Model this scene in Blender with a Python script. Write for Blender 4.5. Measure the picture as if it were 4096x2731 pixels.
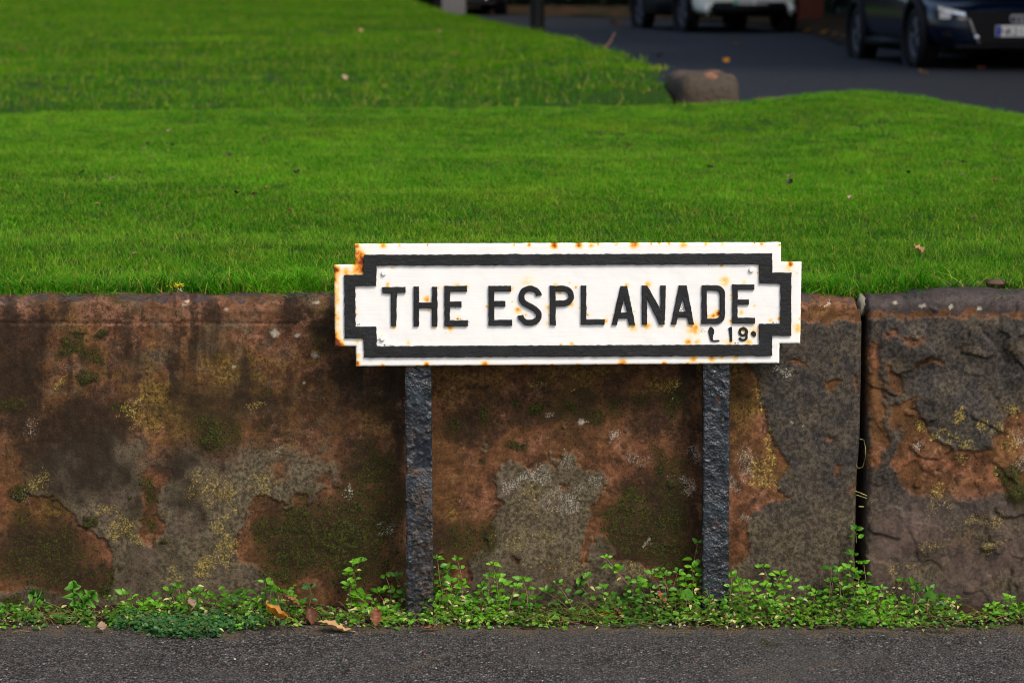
import bpy, bmesh, math, random
import numpy as np
from mathutils import Vector, Matrix, Euler

random.seed(7); RNG = np.random.default_rng(7)
scene = bpy.context.scene
for o in list(bpy.data.objects): bpy.data.objects.remove(o)
COL = scene.collection

# ------------------------------------------------------------------ camera, sky, sun, exposure
F = 9671.0                       # focal length in pixels of the 4096 wide photograph (85 mm)
PITCH = math.atan(1375.5 / F)
CAM = np.array([0.0, -5.5, 1.42])
SP, CP = math.sin(PITCH), math.cos(PITCH)
cd = bpy.data.cameras.new('camera'); cam = bpy.data.objects.new('camera', cd); COL.objects.link(cam)
cam.location = CAM; cam.rotation_euler = (math.pi / 2 - PITCH, 0, 0)
cd.sensor_width = 36; cd.lens = F * 36 / 4096; cd.clip_end = 2000; cd.clip_start = 0.05
cd.dof.use_dof = True; cd.dof.focus_distance = 5.5; cd.dof.aperture_fstop = 5.6
scene.camera = cam

SUN_EL, SUN_AZ = math.radians(50), math.radians(142)      # azimuth clockwise from +Y: right and in front of the wall
world = bpy.data.worlds.new('World'); scene.world = world; world.use_nodes = True
wn = world.node_tree.nodes; wl = world.node_tree.links
sky = wn.new('ShaderNodeTexSky'); sky.sky_type = 'NISHITA'; sky.sun_disc = False
sky.sun_elevation = SUN_EL; sky.sun_rotation = SUN_AZ
sky.air_density = 1.0; sky.dust_density = 4.0; sky.ozone_density = 0.6
wl.new(sky.outputs[0], wn['Background'].inputs[0]); wn['Background'].inputs[1].default_value = 0.13
sd = bpy.data.lights.new('sun', 'SUN'); sun = bpy.data.objects.new('sun', sd); COL.objects.link(sun)
sd.energy = 1.5; sd.angle = math.radians(14); sd.color = (1.0, 0.94, 0.86)
sdir = Vector((math.sin(SUN_AZ) * math.cos(SUN_EL), math.cos(SUN_AZ) * math.cos(SUN_EL), math.sin(SUN_EL)))
sun.rotation_euler = sdir.to_track_quat('Z', 'Y').to_euler(); sun.location = (4, -6, 9)
vs = scene.view_settings
vs.view_transform = 'Standard'; vs.look = 'None'; vs.gamma = 1; vs.exposure = 0.55; vs.use_curve_mapping = False
scene.cycles.use_denoising = True; scene.cycles.filter_width = 1.05
scene.cycles.max_bounces = 6; scene.cycles.transparent_max_bounces = 4

# ------------------------------------------------------------------ helpers
def ray(px, py):
    a, b = (px - 2048.0) / F, (1365.5 - py) / F
    return np.array([a, CP + b * SP, -SP + b * CP])
def at_Y(px, py, Y):
    d = ray(px, py); t = (Y - CAM[1]) / d[1]; return CAM + d * t
def at_Z(px, py, z):
    d = ray(px, py); t = (z - CAM[2]) / d[2]; return CAM + d * t
def at_depth(px, py, Zc): return at_Y(px, py, Zc + CAM[1])
def proj(X, Y, Z):
    dx, dy, dz = X - CAM[0], Y - CAM[1], Z - CAM[2]
    dep = dy * CP - dz * SP; up = dy * SP + dz * CP
    return 2048 + F * dx / dep, 1365.5 - F * up / dep
def lerp(a, b, t): return a + (b - a) * t
def sstep(a, b, x):
    t = np.clip((np.asarray(x, float) - a) / (b - a), 0, 1); return t * t * (3 - 2 * t)

_perm = np.random.default_rng(11).permutation(512).astype(np.int64)
def _h(ix, iy, seed): return _perm[(_perm[(ix + seed * 131) & 511] + iy) & 511]
_ang = np.linspace(0, 2 * np.pi, 512, endpoint=False); _gx, _gy = np.cos(_ang), np.sin(_ang)
def perlin(x, y, seed=0):
    x = np.asarray(x, float); y = np.asarray(y, float)
    ix = np.floor(x).astype(np.int64); iy = np.floor(y).astype(np.int64); fx, fy = x - ix, y - iy
    u = fx**3 * (fx * (fx * 6 - 15) + 10); v = fy**3 * (fy * (fy * 6 - 15) + 10)
    def g(i, j):
        h = _h(ix + i, iy + j, seed); return _gx[h] * (fx - i) + _gy[h] * (fy - j)
    return (lerp(lerp(g(0, 0), g(1, 0), u), lerp(g(0, 1), g(1, 1), u), v)) * 1.5
def fbm(x, y, seed=0, oct=4, gain=.5):
    s = 0; a = 1; tot = 0
    for i in range(oct):
        s = s + a * perlin(x * 2**i, y * 2**i, seed + i * 7); tot += a; a *= gain
    return s / tot * 1.4
def sdpoly(P, x, y):
    """signed distance to polygon, positive inside"""
    P = np.asarray(P, float); n = len(P); d = np.full(x.shape, 1e9); ins = np.zeros(x.shape, bool)
    for i in range(n):
        ax, ay = P[i]; bx, by = P[(i + 1) % n]; ex, ey = bx - ax, by - ay
        wx, wy = x - ax, y - ay; t = np.clip((wx * ex + wy * ey) / (ex * ex + ey * ey + 1e-9), 0, 1)
        d = np.minimum(d, (wx - ex * t)**2 + (wy - ey * t)**2)
        c = ((ay > y) != (by > y)) & (x < ex * (y - ay) / (ey + 1e-12) + ax); ins ^= c
    return np.where(ins, 1, -1) * np.sqrt(d)

def mesh_np(name, V, Fq, mat=None, smooth=True, attrs=None, tri=None, mats=None, midx=None):
    V = np.asarray(V, np.float32); me = bpy.data.meshes.new(name)
    Fq = np.zeros((0, 4), np.int32) if Fq is None else np.asarray(Fq, np.int32).reshape(-1, 4)
    T = np.zeros((0, 3), np.int32) if tri is None else np.asarray(tri, np.int32).reshape(-1, 3)
    me.vertices.add(len(V)); me.vertices.foreach_set('co', V.ravel())
    nl = Fq.size + T.size; me.loops.add(nl)
    me.loops.foreach_set('vertex_index', np.concatenate([Fq.ravel(), T.ravel()]))
    nf = len(Fq) + len(T); me.polygons.add(nf)
    st = np.concatenate([np.arange(len(Fq)) * 4, Fq.size + np.arange(len(T)) * 3]).astype(np.int32)
    me.polygons.foreach_set('loop_start', st)
    me.polygons.foreach_set('use_smooth', np.full(nf, smooth))
    for m in (mats or ([mat] if mat else [])): me.materials.append(m)
    if midx is not None: me.polygons.foreach_set('material_index', np.asarray(midx, np.int32))
    for k, a in (attrs or {}).items():
        at = me.attributes.new(k, 'FLOAT', 'POINT'); at.data.foreach_set('value', np.asarray(a, np.float32).ravel())
    me.update(calc_edges=True); me.validate()
    return me
def link(name, me, parent=None, loc=None):
    o = bpy.data.objects.new(name, me); COL.objects.link(o)
    if parent is not None: o.parent = parent
    if loc is not None: o.location = loc
    return o
def tag(o, label=None, cat=None, group=None, kind=None):
    if label: o['label'] = label
    if cat: o['category'] = cat
    if group: o['group'] = group
    if kind: o['kind'] = kind
    return o
def empty(name, loc=(0, 0, 0), rz=0):
    o = bpy.data.objects.new(name, None); COL.objects.link(o); o.location = loc; o.rotation_euler = (0, 0, rz)
    o.empty_display_size = .1; return o
def grid_faces(nu, nv):
    i = np.arange(nu - 1)[:, None] * nv + np.arange(nv - 1)[None, :]
    return np.stack([i, i + nv, i + nv + 1, i + 1], -1).reshape(-1, 4)
def bm_mesh(name, bm, mat, smooth=False):
    bmesh.ops.recalc_face_normals(bm, faces=bm.faces)
    me = bpy.data.meshes.new(name); bm.to_mesh(me); bm.free()
    if mat: me.materials.append(mat)
    me.polygons.foreach_set('use_smooth', np.full(len(me.polygons), smooth)); return me
def box_bm(sx, sy, sz, c=(0, 0, 0), bev=0, bm=None, seg=1):
    b2 = bmesh.new(); bmesh.ops.create_cube(b2, size=1)
    bmesh.ops.scale(b2, vec=(sx, sy, sz), verts=b2.verts)
    if bev: bmesh.ops.bevel(b2, geom=b2.edges[:], offset=bev, segments=seg, affect='EDGES')
    bmesh.ops.translate(b2, vec=c, verts=b2.verts)
    if bm is None: return b2
    t = bpy.data.meshes.new('t'); b2.to_mesh(t); b2.free(); bm.from_mesh(t); bpy.data.meshes.remove(t); return bm
def tube(pts, rads, n=6):
    """verts, quads for a tube through pts"""
    pts = np.asarray(pts, float); V = []; m = len(pts)
    rads = np.full(m, rads) if np.isscalar(rads) else rads
    for i in range(m):
        t = pts[min(i + 1, m - 1)] - pts[max(i - 1, 0)]; t /= np.linalg.norm(t) + 1e-9
        a = np.cross(t, [0.31, 0.2, 0.93] if abs(t[2]) < .9 else [1, 0, 0]); a /= np.linalg.norm(a) + 1e-9; b = np.cross(t, a)
        for k in range(n):
            th = 2 * math.pi * k / n; V.append(pts[i] + rads[i] * (a * math.cos(th) + b * math.sin(th)))
    Q = [(i * n + k, i * n + (k + 1) % n, (i + 1) * n + (k + 1) % n, (i + 1) * n + k) for i in range(m - 1) for k in range(n)]
    return np.array(V), np.array(Q)
class Acc:
    def __init__(s): s.V = []; s.Q = []; s.T = []; s.qm = []; s.tm = []; s.n = 0
    def add(s, V, Q=None, T=None, m=0):
        V = np.asarray(V, float).reshape(-1, 3); s.V.append(V)
        if Q is not None and len(Q): s.Q.append(np.asarray(Q) + s.n); s.qm += [m] * len(Q)
        if T is not None and len(T): s.T.append(np.asarray(T) + s.n); s.tm += [m] * len(T)
        s.n += len(V)
    def mesh(s, name, mats, smooth=True):
        return mesh_np(name, np.concatenate(s.V), np.concatenate(s.Q) if s.Q else None, smooth=smooth,
                       tri=np.concatenate(s.T) if s.T else None, mats=mats, midx=s.qm + s.tm)

# ------------------------------------------------------------------ node material helper
class NM:
    def __init__(s, name, rough=.8, spec=.3):
        s.mat = bpy.data.materials.new(name); s.mat.use_nodes = True; s.nt = s.mat.node_tree
        s.N = s.nt.nodes; s.L = s.nt.links; s.b = s.N['Principled BSDF']; s.out = s.N['Material Output']
        s.b.inputs['Roughness'].default_value = rough; s.b.inputs['Specular IOR Level'].default_value = spec
    def _set(s, inp, v):
        if v is None: return
        if isinstance(v, bpy.types.NodeSocket): s.L.new(v, inp)
        elif isinstance(v, (tuple, list)) and len(v) == 3 and inp.type == 'RGBA': inp.default_value = (*v, 1)
        else: inp.default_value = v
    def math(s, op, a, b=None, clamp=False):
        n = s.N.new('ShaderNodeMath'); n.operation = op; n.use_clamp = clamp; s._set(n.inputs[0], a); s._set(n.inputs[1], b); return n.outputs[0]
    def attr(s, name): n = s.N.new('ShaderNodeAttribute'); n.attribute_name = name; return n.outputs['Fac']
    def coord(s, which='Object'): return s.N.new('ShaderNodeTexCoord').outputs[which]
    def pos(s): return s.N.new('ShaderNodeNewGeometry').outputs['Position']
    def mapping(s, v, sc=(1, 1, 1)):
        n = s.N.new('ShaderNodeMapping'); s.L.new(v, n.inputs[0]); n.inputs['Scale'].default_value = sc; return n.outputs[0]
    def noise(s, v, scale, detail=3, rough=.55, dist=0, col=False):
        n = s.N.new('ShaderNodeTexNoise'); s.L.new(v, n.inputs['Vector']); n.inputs['Scale'].default_value = scale
        n.inputs['Detail'].default_value = detail; n.inputs['Roughness'].default_value = rough; n.inputs['Distortion'].default_value = dist
        return n.outputs['Color' if col else 'Fac']
    def voro(s, v, scale, feature='F1', out='Distance', rnd=1):
        n = s.N.new('ShaderNodeTexVoronoi'); n.feature = feature; s.L.new(v, n.inputs['Vector']); n.inputs['Scale'].default_value = scale
        n.inputs['Randomness'].default_value = rnd; return n.outputs[out]
    def rng(s, v, a, b, c=0, d=1, smooth=True):
        n = s.N.new('ShaderNodeMapRange'); n.interpolation_type = 'SMOOTHSTEP' if smooth else 'LINEAR'
        for i, x in enumerate((v, a, b, c, d)): s._set(n.inputs[i], x)
        return n.outputs[0]
    def mix(s, f, a, b, mode='MIX'):
        n = s.N.new('ShaderNodeMix'); n.data_type = 'RGBA'; n.blend_type = mode; n.clamp_factor = True
        s._set(n.inputs[0], f); s._set(n.inputs[6], a); s._set(n.inputs[7], b); return n.outputs[2]
    def ramp(s, f, stops):
        n = s.N.new('ShaderNodeValToRGB'); s._set(n.inputs[0], f); e = n.color_ramp.elements
        while len(e) < len(stops): e.new(.5)
        for el, (p, c) in zip(e, stops): el.position = p; el.color = (*c, 1)
        return n.outputs[0]
    def brk(s, mask, noise, amp=.8, w=.12):
        nn = s.math('SUBTRACT', s.rng(noise, .28, .72, 0, 1, False), .5)
        k = s.math('MULTIPLY', s.math('MULTIPLY', mask, 3.0, True), amp)
        return s.rng(s.math('ADD', mask, s.math('MULTIPLY', nn, k)), .5 - w, .5 + w)
    def bump(s, h, strength=.3, dist=.01, prev=None):
        n = s.N.new('ShaderNodeBump'); n.inputs['Strength'].default_value = strength; n.inputs['Distance'].default_value = dist
        s.L.new(h, n.inputs['Height'])
        if prev is not None: s.L.new(prev, n.inputs['Normal'])
        return n.outputs[0]
    def col(s, c): s._set(s.b.inputs['Base Color'], c); return s
    def rough(s, r): s._set(s.b.inputs['Roughness'], r); return s
    def normal(s, n): s.L.new(n, s.b.inputs['Normal']); return s
def srgb(r, g, b):
    f = lambda c: (c / 255 / 12.92) if c < 10.3 else ((c / 255 + .055) / 1.055)**2.4
    return (f(r), f(g), f(b))
def simple(name, c, rough=.6, spec=.4, var=.25, scale=40, metal=0, bump=0):
    m = NM(name, rough, spec); n = m.noise(m.coord(), scale, 4)
    m.col(m.mix(n, tuple(x * (1 - var) for x in c), tuple(min(1, x * (1 + var)) for x in c)))
    m.b.inputs['Metallic'].default_value = metal
    if bump: m.normal(m.bump(n, bump, .004))
    return m.mat

# ------------------------------------------------------------------ materials
def mat_wall():
    m = NM('weathered_red_sandstone', .88, .25); p = m.pos()
    n1 = m.noise(p, 14, 5); n2 = m.noise(p, 55, 5, .65); n3 = m.noise(p, 260, 3, .7); n4 = m.noise(p, 600, 2, .6)
    n5 = m.noise(p, 120, 4, .7)
    n6 = m.noise(p, 26, 6, .7); n7 = m.noise(p, 5, 4)
    red = m.mix(m.rng(n6, .36, .64), srgb(64, 43, 26), srgb(128, 83, 55))
    red = m.mix(m.brk(m.attr('pink'), n2, 1.0, .3), red, srgb(134, 94, 72))
    red = m.mix(m.rng(n7, .4, .6, 0, .7), red, srgb(90, 62, 30))
    red = m.mix(m.rng(n5, .55, .68, 0, .6), red, srgb(46, 32, 18))
    cr = m.mix(m.rng(n5, .36, .64), srgb(64, 57, 43), srgb(104, 93, 72))
    cr = m.mix(m.rng(n6, .5, .62, 0, .5), cr, srgb(58, 49, 36))
    cr = m.mix(m.attr('mauve'), cr, m.mix(m.rng(n6, .36, .64), srgb(68, 55, 49), srgb(104, 85, 74)))
    cr = m.mix(m.attr('slate'), cr, m.mix(m.rng(n5, .36, .64), srgb(40, 37, 34), srgb(68, 63, 58)))
    c = m.mix(m.attr('crust'), red, cr)
    c = m.mix(m.math('MULTIPLY', m.brk(m.attr('olive'), n6, 1.3, .35), .72), c, m.mix(m.rng(n5, .38, .62), srgb(56, 44, 15), srgb(118, 96, 36)))
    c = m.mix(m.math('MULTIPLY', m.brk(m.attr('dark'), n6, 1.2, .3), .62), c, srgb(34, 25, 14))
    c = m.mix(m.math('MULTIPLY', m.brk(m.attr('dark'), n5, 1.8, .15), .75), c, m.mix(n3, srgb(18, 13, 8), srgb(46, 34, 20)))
    c = m.mix(m.math('MULTIPLY', m.brk(m.attr('soot'), n2, 1.2, .2), .85), c, m.mix(n3, srgb(34, 33, 35), srgb(58, 56, 58)))
    c = m.mix(m.math('MULTIPLY', m.brk(m.math('MULTIPLY', m.attr('moss'), 1.35), n2, 1.2, .35), .86), c, m.mix(n5, srgb(34, 25, 7), srgb(60, 42, 16)))
    c = m.mix(m.brk(m.attr('moss'), n5, 2.0, .16), c, m.mix(m.rng(n3, .38, .62), srgb(20, 20, 4), srgb(58, 62, 10)))
    yl = m.brk(m.attr('yellow'), n3, 2.1, .13)
    c = m.mix(m.math('MULTIPLY', m.brk(m.attr('yellow'), n5, 1.3, .3), .4), c, srgb(104, 96, 58))
    c = m.mix(m.math('MULTIPLY', yl, .7), c, m.mix(m.rng(n5, .35, .65), srgb(112, 102, 58), srgb(178, 152, 56)))
    wh = m.brk(m.attr('white'), m.noise(p, 330, 3, .75), 2.2, .1)
    c = m.mix(m.math('MULTIPLY', wh, .75), c, m.mix(n5, srgb(128, 123, 108), srgb(188, 182, 166)))
    c = m.mix(m.math('MULTIPLY', m.attr('spot'), .75), c, m.mix(n5, srgb(140, 134, 120), srgb(190, 180, 158)))
    g = m.math('MULTIPLY', m.math('ADD', m.math('MULTIPLY', m.attr('slate'), .12), m.rng(n5, .34, .66, .6, 1.3, False)), m.rng(n2, .34, .66, .68, 1.3, False)); g = m.math('MULTIPLY', g, m.rng(n3, .3, .7, .8, 1.15, False))
    k_ = m.math('MULTIPLY', m.attr('crust'), .5); g = m.math('ADD', m.math('MULTIPLY', g, m.math('SUBTRACT', 1.0, k_)), m.math('MULTIPLY', k_, .95))
    n = m.N.new('ShaderNodeMix'); n.data_type = 'RGBA'; n.blend_type = 'MULTIPLY'; n.inputs[0].default_value = 1
    m.L.new(c, n.inputs[6]); m.L.new(g, n.inputs[7])
    m.col(n.outputs[2])
    m.rough(m.math('SUBTRACT', .9, m.math('MULTIPLY', m.attr('soot'), .35)))
    h = m.math('ADD', m.math('MULTIPLY', n3, .5), m.math('MULTIPLY', n4, .35)); h = m.math('ADD', h, m.math('MULTIPLY', n5, .6))
    m.normal(m.bump(h, .55, .0035)); return m.mat

def mat_plate():
    m = NM('white_painted_cast_iron', .42, .45); p = m.coord()
    r = m.attr('rust'); n = m.noise(p, 90, 4, .6); n2 = m.noise(p, 300, 3)
    rr = m.math('ADD', r, m.math('MULTIPLY', m.math('SUBTRACT', n, .5), m.math('MULTIPLY', m.math('MINIMUM', r, .6), 2.6)))
    rr = m.math('ADD', rr, m.math('MULTIPLY', m.rng(m.noise(p, 28, 5, .7), .68, .8), .1))
    c = m.ramp(rr, [(0, srgb(241, 241, 238)), (.12, srgb(243, 238, 224)), (.3, srgb(250, 216, 150)), (.55, srgb(240, 160, 44)), (.78, srgb(206, 108, 16)), (1, srgb(112, 50, 14))])
    g = m.attr('grime'); c = m.mix(m.brk(g, n2, 1.4, .15), c, srgb(96, 84, 52))
    w = m.noise(m.mapping(p, (4, 4, 130)), 4, 3); c = m.mix(m.rng(w, .45, .8, 0, .05), c, srgb(214, 211, 204))
    m.col(c); m.rough(m.rng(r, .3, .8, .42, .85))
    h = m.math('ADD', m.math('MULTIPLY', m.noise(m.mapping(p, (3, 3, 60)), 5, 4), .7), m.math('MULTIPLY', m.noise(p, 45, 4), .6))
    m.normal(m.bump(h, .12, .004)); return m.mat
def mat_black():
    m = NM('black_sign_paint', .38, .45); p = m.coord(); n = m.noise(p, 130, 4, .6); n2 = m.noise(p, 22, 4)
    c = m.mix(m.rng(n2, .35, .7), srgb(19, 19, 21), srgb(28, 29, 31))
    c = m.mix(m.math('MULTIPLY', m.rng(m.noise(p, 420, 2), .7, .76), m.rng(n2, .45, .6)), c, srgb(150, 152, 152))
    c = m.mix(m.rng(m.noise(p, 9, 3), .62, .75, 0, .4), c, srgb(44, 56, 66))
    m.col(c); m.rough(m.rng(n, .3, .7, .42, .65))
    h = m.math('ADD', m.math('MULTIPLY', n, .6), m.math('MULTIPLY', m.noise(m.mapping(p, (6, 6, 34)), 6, 4), .3))
    m.normal(m.bump(h, .5, .004)); return m.mat
def mat_post():
    m = NM('pitted_black_steel', .3, .6); p = m.coord(); n = m.noise(p, 110, 5, .65); n2 = m.noise(p, 30, 4); v = m.voro(p, 120)
    c = m.mix(m.rng(n2, .35, .7), srgb(20, 24, 29), srgb(40, 47, 54))
    ru = m.brk(m.attr('rust'), n, 1.0, .2); c = m.mix(m.math('MULTIPLY', ru, .85), c, m.mix(n, srgb(44, 34, 24), srgb(76, 52, 34)))
    c = m.mix(m.rng(m.noise(p, 14, 5, .7), .5, .66, 0, .7), c, srgb(60, 70, 79)); c = m.mix(m.rng(n, .58, .68, 0, .5), c, srgb(120, 116, 98)); c = m.mix(m.rng(m.noise(p, 24, 4, .7), .62, .68, 0, .8), c, srgb(74, 50, 38))  # pale flecks put bright glints into the colour
    m.col(c); m.rough(m.math('ADD', m.math('MULTIPLY', ru, .4), m.rng(n, .3, .7, .1, .3)))
    sm = m.attr('smooth'); m.col(m.mix(m.math('MULTIPLY', sm, .8), c, srgb(26, 32, 42))); h = m.math('ADD', m.math('MULTIPLY', m.voro(p, 210), .5), m.math('MULTIPLY', m.noise(p, 70, 6, .7), 1.3)); h = m.math('MULTIPLY', h, m.math('SUBTRACT', 1.0, m.math('MULTIPLY', sm, .85))); hm = m.rng(m.noise(p, 13, 3), .4, .62, .35, 1.0); h = m.math('MULTIPLY', h, hm); m.normal(m.bump(h, .6, .006)); return m.mat
def mat_asphalt(name, dark, lite, sc=150, wall=False, tint=(1, 1, 1)):
    m = NM(name, .78, .35); p = m.pos()
    v = m.voro(p, sc); cc = m.voro(p, sc, out='Color'); sep = m.N.new('ShaderNodeSeparateColor'); m.L.new(cc, sep.inputs[0]); r = sep.outputs[0]
    big = m.noise(p, 2.2, 5, .6); mid = m.noise(p, 17, 4); fine = m.noise(p, 500, 2)
    c = m.mix(m.rng(r, .1, 1, 0, 1, False), dark, lite); c = m.mix(m.rng(v, .3, .75), c, tuple(x * .45 for x in dark))
    c = m.mix(m.rng(r, .975, .985), c, tuple(min(1, x * 1.6) for x in lite))
    c = m.mix(m.math('MULTIPLY', m.rng(sep.outputs[1], .993, .996), .7), c, srgb(132, 84, 70))
    c = m.mix(m.rng(big, .42, .62, 0, .45), c, tuple(x * .42 for x in lite))
    c = m.mix(m.rng(mid, .55, .75, 0, .25), c, tuple(x * .9 for x in lite))
    if wall:
        c = m.mix(m.brk(m.attr('dirt'), mid, 1.0, .35), c, m.mix(fine, srgb(60, 50, 38), srgb(100, 88, 70)))
        c = m.mix(m.brk(m.attr('moss'), m.noise(p, 40, 3), 1.1, .12), c, srgb(40, 42, 14))
    m.col(c); m.rough(m.rng(r, 0, 1, .55, .9))
    h = m.math('SUBTRACT', m.math('MULTIPLY', fine, .2), v); m.normal(m.bump(h, .9, .006)); return m.mat
def mat_grass(name, ca, cb, cc, dry=.06, band=False):
    m = NM(name, .65, .05); p = m.pos(); oi = m.N.new('ShaderNodeObjectInfo').outputs['Random']
    n = m.noise(p, .9, 4, .6); n2 = m.noise(p, 5, 3); hgt = m.attr('tip')
    c = m.mix(m.rng(n, .35, .68), ca, cb); c = m.mix(m.rng(n2, .4, .75, 0, .6), c, cc)
    c = m.mix(m.rng(m.noise(m.mapping(p, (.5, 1.2, 1)), .75, 4, .6), .46, .6, 0, .5), c, tuple(x * .5 for x in ca)); c = m.mix(m.rng(m.noise(m.mapping(p, (.35, 1.3, 1)), 1.3, 3), .55, .66, 0, .5), c, cc)
    c = m.mix(m.math('MULTIPLY', oi, .6), c, tuple(x * .5 for x in ca)); c = m.mix(m.rng(m.noise(p, 1.7, 5, .65), .5, .68, 0, .45), c, srgb(110, 146, 14)); c = m.mix(m.rng(m.noise(p, 3.2, 4, .6), .58, .66, 0, .5), c, srgb(30, 92, 14)); c = m.mix(m.rng(oi, .94, .96, 0, .4), c, srgb(150, 144, 56))
    c = m.mix(m.math('MULTIPLY', m.attr('dry'), .7), c, srgb(166, 154, 72))
    c = m.mix(m.rng(hgt, .3, 1, 0, .35), c, cc)
    m.col(c)
    tr = m.N.new('ShaderNodeBsdfTranslucent'); m.L.new(c, tr.inputs[0]); mx = m.N.new('ShaderNodeMixShader'); mx.inputs[0].default_value = .3
    m.L.new(m.b.outputs[0], mx.inputs[1]); m.L.new(tr.outputs[0], mx.inputs[2]); m.L.new(mx.outputs[0], m.out.inputs[0]); return m.mat
def mat_leaf(name, ca, cb, rough=.45, tl=.25):
    m = NM(name, rough, .4); p = m.pos(); n = m.noise(p, 60, 3); n2 = m.noise(p, 9, 2)
    oi = m.N.new('ShaderNodeObjectInfo').outputs['Random']
    c = m.mix(m.rng(n, .3, .7), ca, cb); c = m.mix(m.rng(n2, .4, .62, 0, .8), c, tuple(x * .45 for x in ca))
    c = m.mix(m.rng(oi, .55, 1, 0, .55), c, cb); m.col(c)
    tr = m.N.new('ShaderNodeBsdfTranslucent'); m.L.new(c, tr.inputs[0]); mx = m.N.new('ShaderNodeMixShader'); mx.inputs[0].default_value = tl
    m.L.new(m.b.outputs[0], mx.inputs[1]); m.L.new(tr.outputs[0], mx.inputs[2]); m.L.new(mx.outputs[0], m.out.inputs[0]); return m.mat
def mat_soil(name, a, b, c3):
    m = NM(name, .95, .15); p = m.pos(); n = m.noise(p, 40, 5, .7); n2 = m.noise(p, 4, 4); n3 = m.noise(p, 200, 3)
    c = m.mix(m.rng(n, .3, .7), a, b); c = m.mix(m.rng(n2, .45, .7, 0, .7), c, c3); m.col(c)
    m.normal(m.bump(m.math('ADD', n, n3), .8, .012)); return m.mat

M_WALL = mat_wall(); M_PLATE = mat_plate(); M_BLACK = mat_black(); M_POST = mat_post()
M_PAVE = mat_asphalt('pavement_asphalt', srgb(40, 38, 36), srgb(108, 105, 101), 185, True)
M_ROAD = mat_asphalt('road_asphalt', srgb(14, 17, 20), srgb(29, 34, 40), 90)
G1, G2, G3 = srgb(42, 121, 0), srgb(78, 155, 5), srgb(130, 188, 46)
M_GRASS = mat_grass('lawn_grass_blades', G1, G2, G3); M_GRASSB = mat_grass('far_lawn_grass_blades', srgb(34, 109, 0), srgb(72, 140, 2), srgb(104, 160, 18))  # far lawn greens darkened to paint in the shading of its slope
M_FRINGE = mat_grass('long_grass_blades', srgb(28, 108, 2), srgb(58, 146, 4), srgb(116, 184, 34))
M_LAWN = mat_soil('lawn_turf', srgb(24, 50, 2), srgb(44, 80, 4), srgb(36, 54, 6))
M_SOIL = mat_soil('dark_soil', srgb(38, 28, 20), srgb(70, 54, 40), srgb(46, 40, 20))
M_VERGE = mat_soil('leafy_verge', srgb(24, 26, 12), srgb(50, 44, 24), srgb(84, 50, 24))
M_WEED = mat_leaf('chickweed_leaf', srgb(50, 114, 8), srgb(116, 176, 30))
M_PALE = mat_leaf('withered_leaf', srgb(176, 168, 96), srgb(222, 214, 150), .7)
M_STEM = simple('weed_stem', srgb(92, 88, 40), .6)
M_STEMR = simple('reddish_stem', srgb(120, 84, 72), .6)
M_CLOVER = mat_leaf('clover_leaf', srgb(30, 78, 30), srgb(60, 108, 52))
M_THIST = mat_leaf('sow_thistle_leaf', srgb(66, 126, 30), srgb(106, 164, 52))

# ------------------------------------------------------------------ terrain: pavement, soil, lawns, road, verge
def road_z(Zc):      # road height as a function of distance from the camera
    return np.interp(Zc, [10, 13, 25, 37, 50, 70], [.69, .70, .715, .885, 1.05, 1.15])
EDGE = ([12.0, 12.9, 22.4, 30, 36, 48, 80], [.88, .87, .35, -.2, -.66, -1.6, -4.5])     # left side of the edging of the far lawn
def edge_x(Zc): return np.interp(Zc, *EDGE)
def lawn_a(X, Y):
    X = np.asarray(X, float); Y = np.asarray(Y, float)
    yc = 6.45 + .25 * np.sin(X * .7)                                              # crest
    t = np.clip((Y - .06) / (yc - .06), 0, 1.6)
    ztop = .880 + .066 * np.exp(-((X - 1.68) / .52)**2) - .06 * sstep(1.9, 2.9, X) - .012 * sstep(-.5, -2.6, X)
    z = .748 + (ztop - .748) * t**.95 - .02 * sstep(.09, .05, Y)
    z = z + .012 * fbm(X * .9 + 3, Y * .9, 3, 3) * sstep(.3, 1.5, Y) + .02 * np.sin(Y * 1.1 + X * .6) * sstep(.5, 2, Y) * sstep(6.4, 4.5, Y)
    return z - .5 * np.clip((Y - yc), 0, 9) ** 1.2
def lawn_b(X, Y):
    Zc = np.asarray(Y, float) + 5.5; d = edge_x(Zc) - X
    e = np.interp(Zc, [12.5, 13.2, 14.2, 22, 36, 60], [.86, .93, 1.0, 1.04, 1.11, 1.25])
    far = np.interp(Zc, [12.4, 13.5, 16, 20, 30, 40, 60], [.76, .81, .90, 1.0, 1.24, 1.47, 1.62])
    k = sstep(.05, 1.1, d) ; z = lerp(e, np.maximum(far, 0), k) + .02 * fbm(X * .5, Y * .5, 5, 3)
    return np.where(Zc < 12.9, z - (12.9 - Zc) * .3, z)

def sheet(name, xs, ys, zf, mat, attrs=None, smooth=True):
    X, Y = np.meshgrid(xs, ys, indexing='ij'); Z = zf(X, Y)
    return mesh_np(name, np.stack([X, Y, Z], -1).reshape(-1, 3), grid_faces(len(xs), len(ys)), mat, smooth, attrs(X, Y) if attrs else None)

# base ground to the horizon
gy = np.concatenate([np.linspace(-400, -13, 8), [.06, .26], np.linspace(6, 60, 12), [90, 150, 400, 900]])
ground = link('ground', sheet('ground', np.array([-600, -200, -60, -20, -8, 0, 8, 20, 60, 200, 600.]), gy,
    lambda X, Y: np.where(Y < .2, -.12, np.where(Y < 60, .45, .9)) + 0 * X, mat_soil('rough_ground', srgb(40, 48, 18), srgb(70, 70, 34), srgb(52, 60, 24))))
tag(ground, kind='structure')

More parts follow.
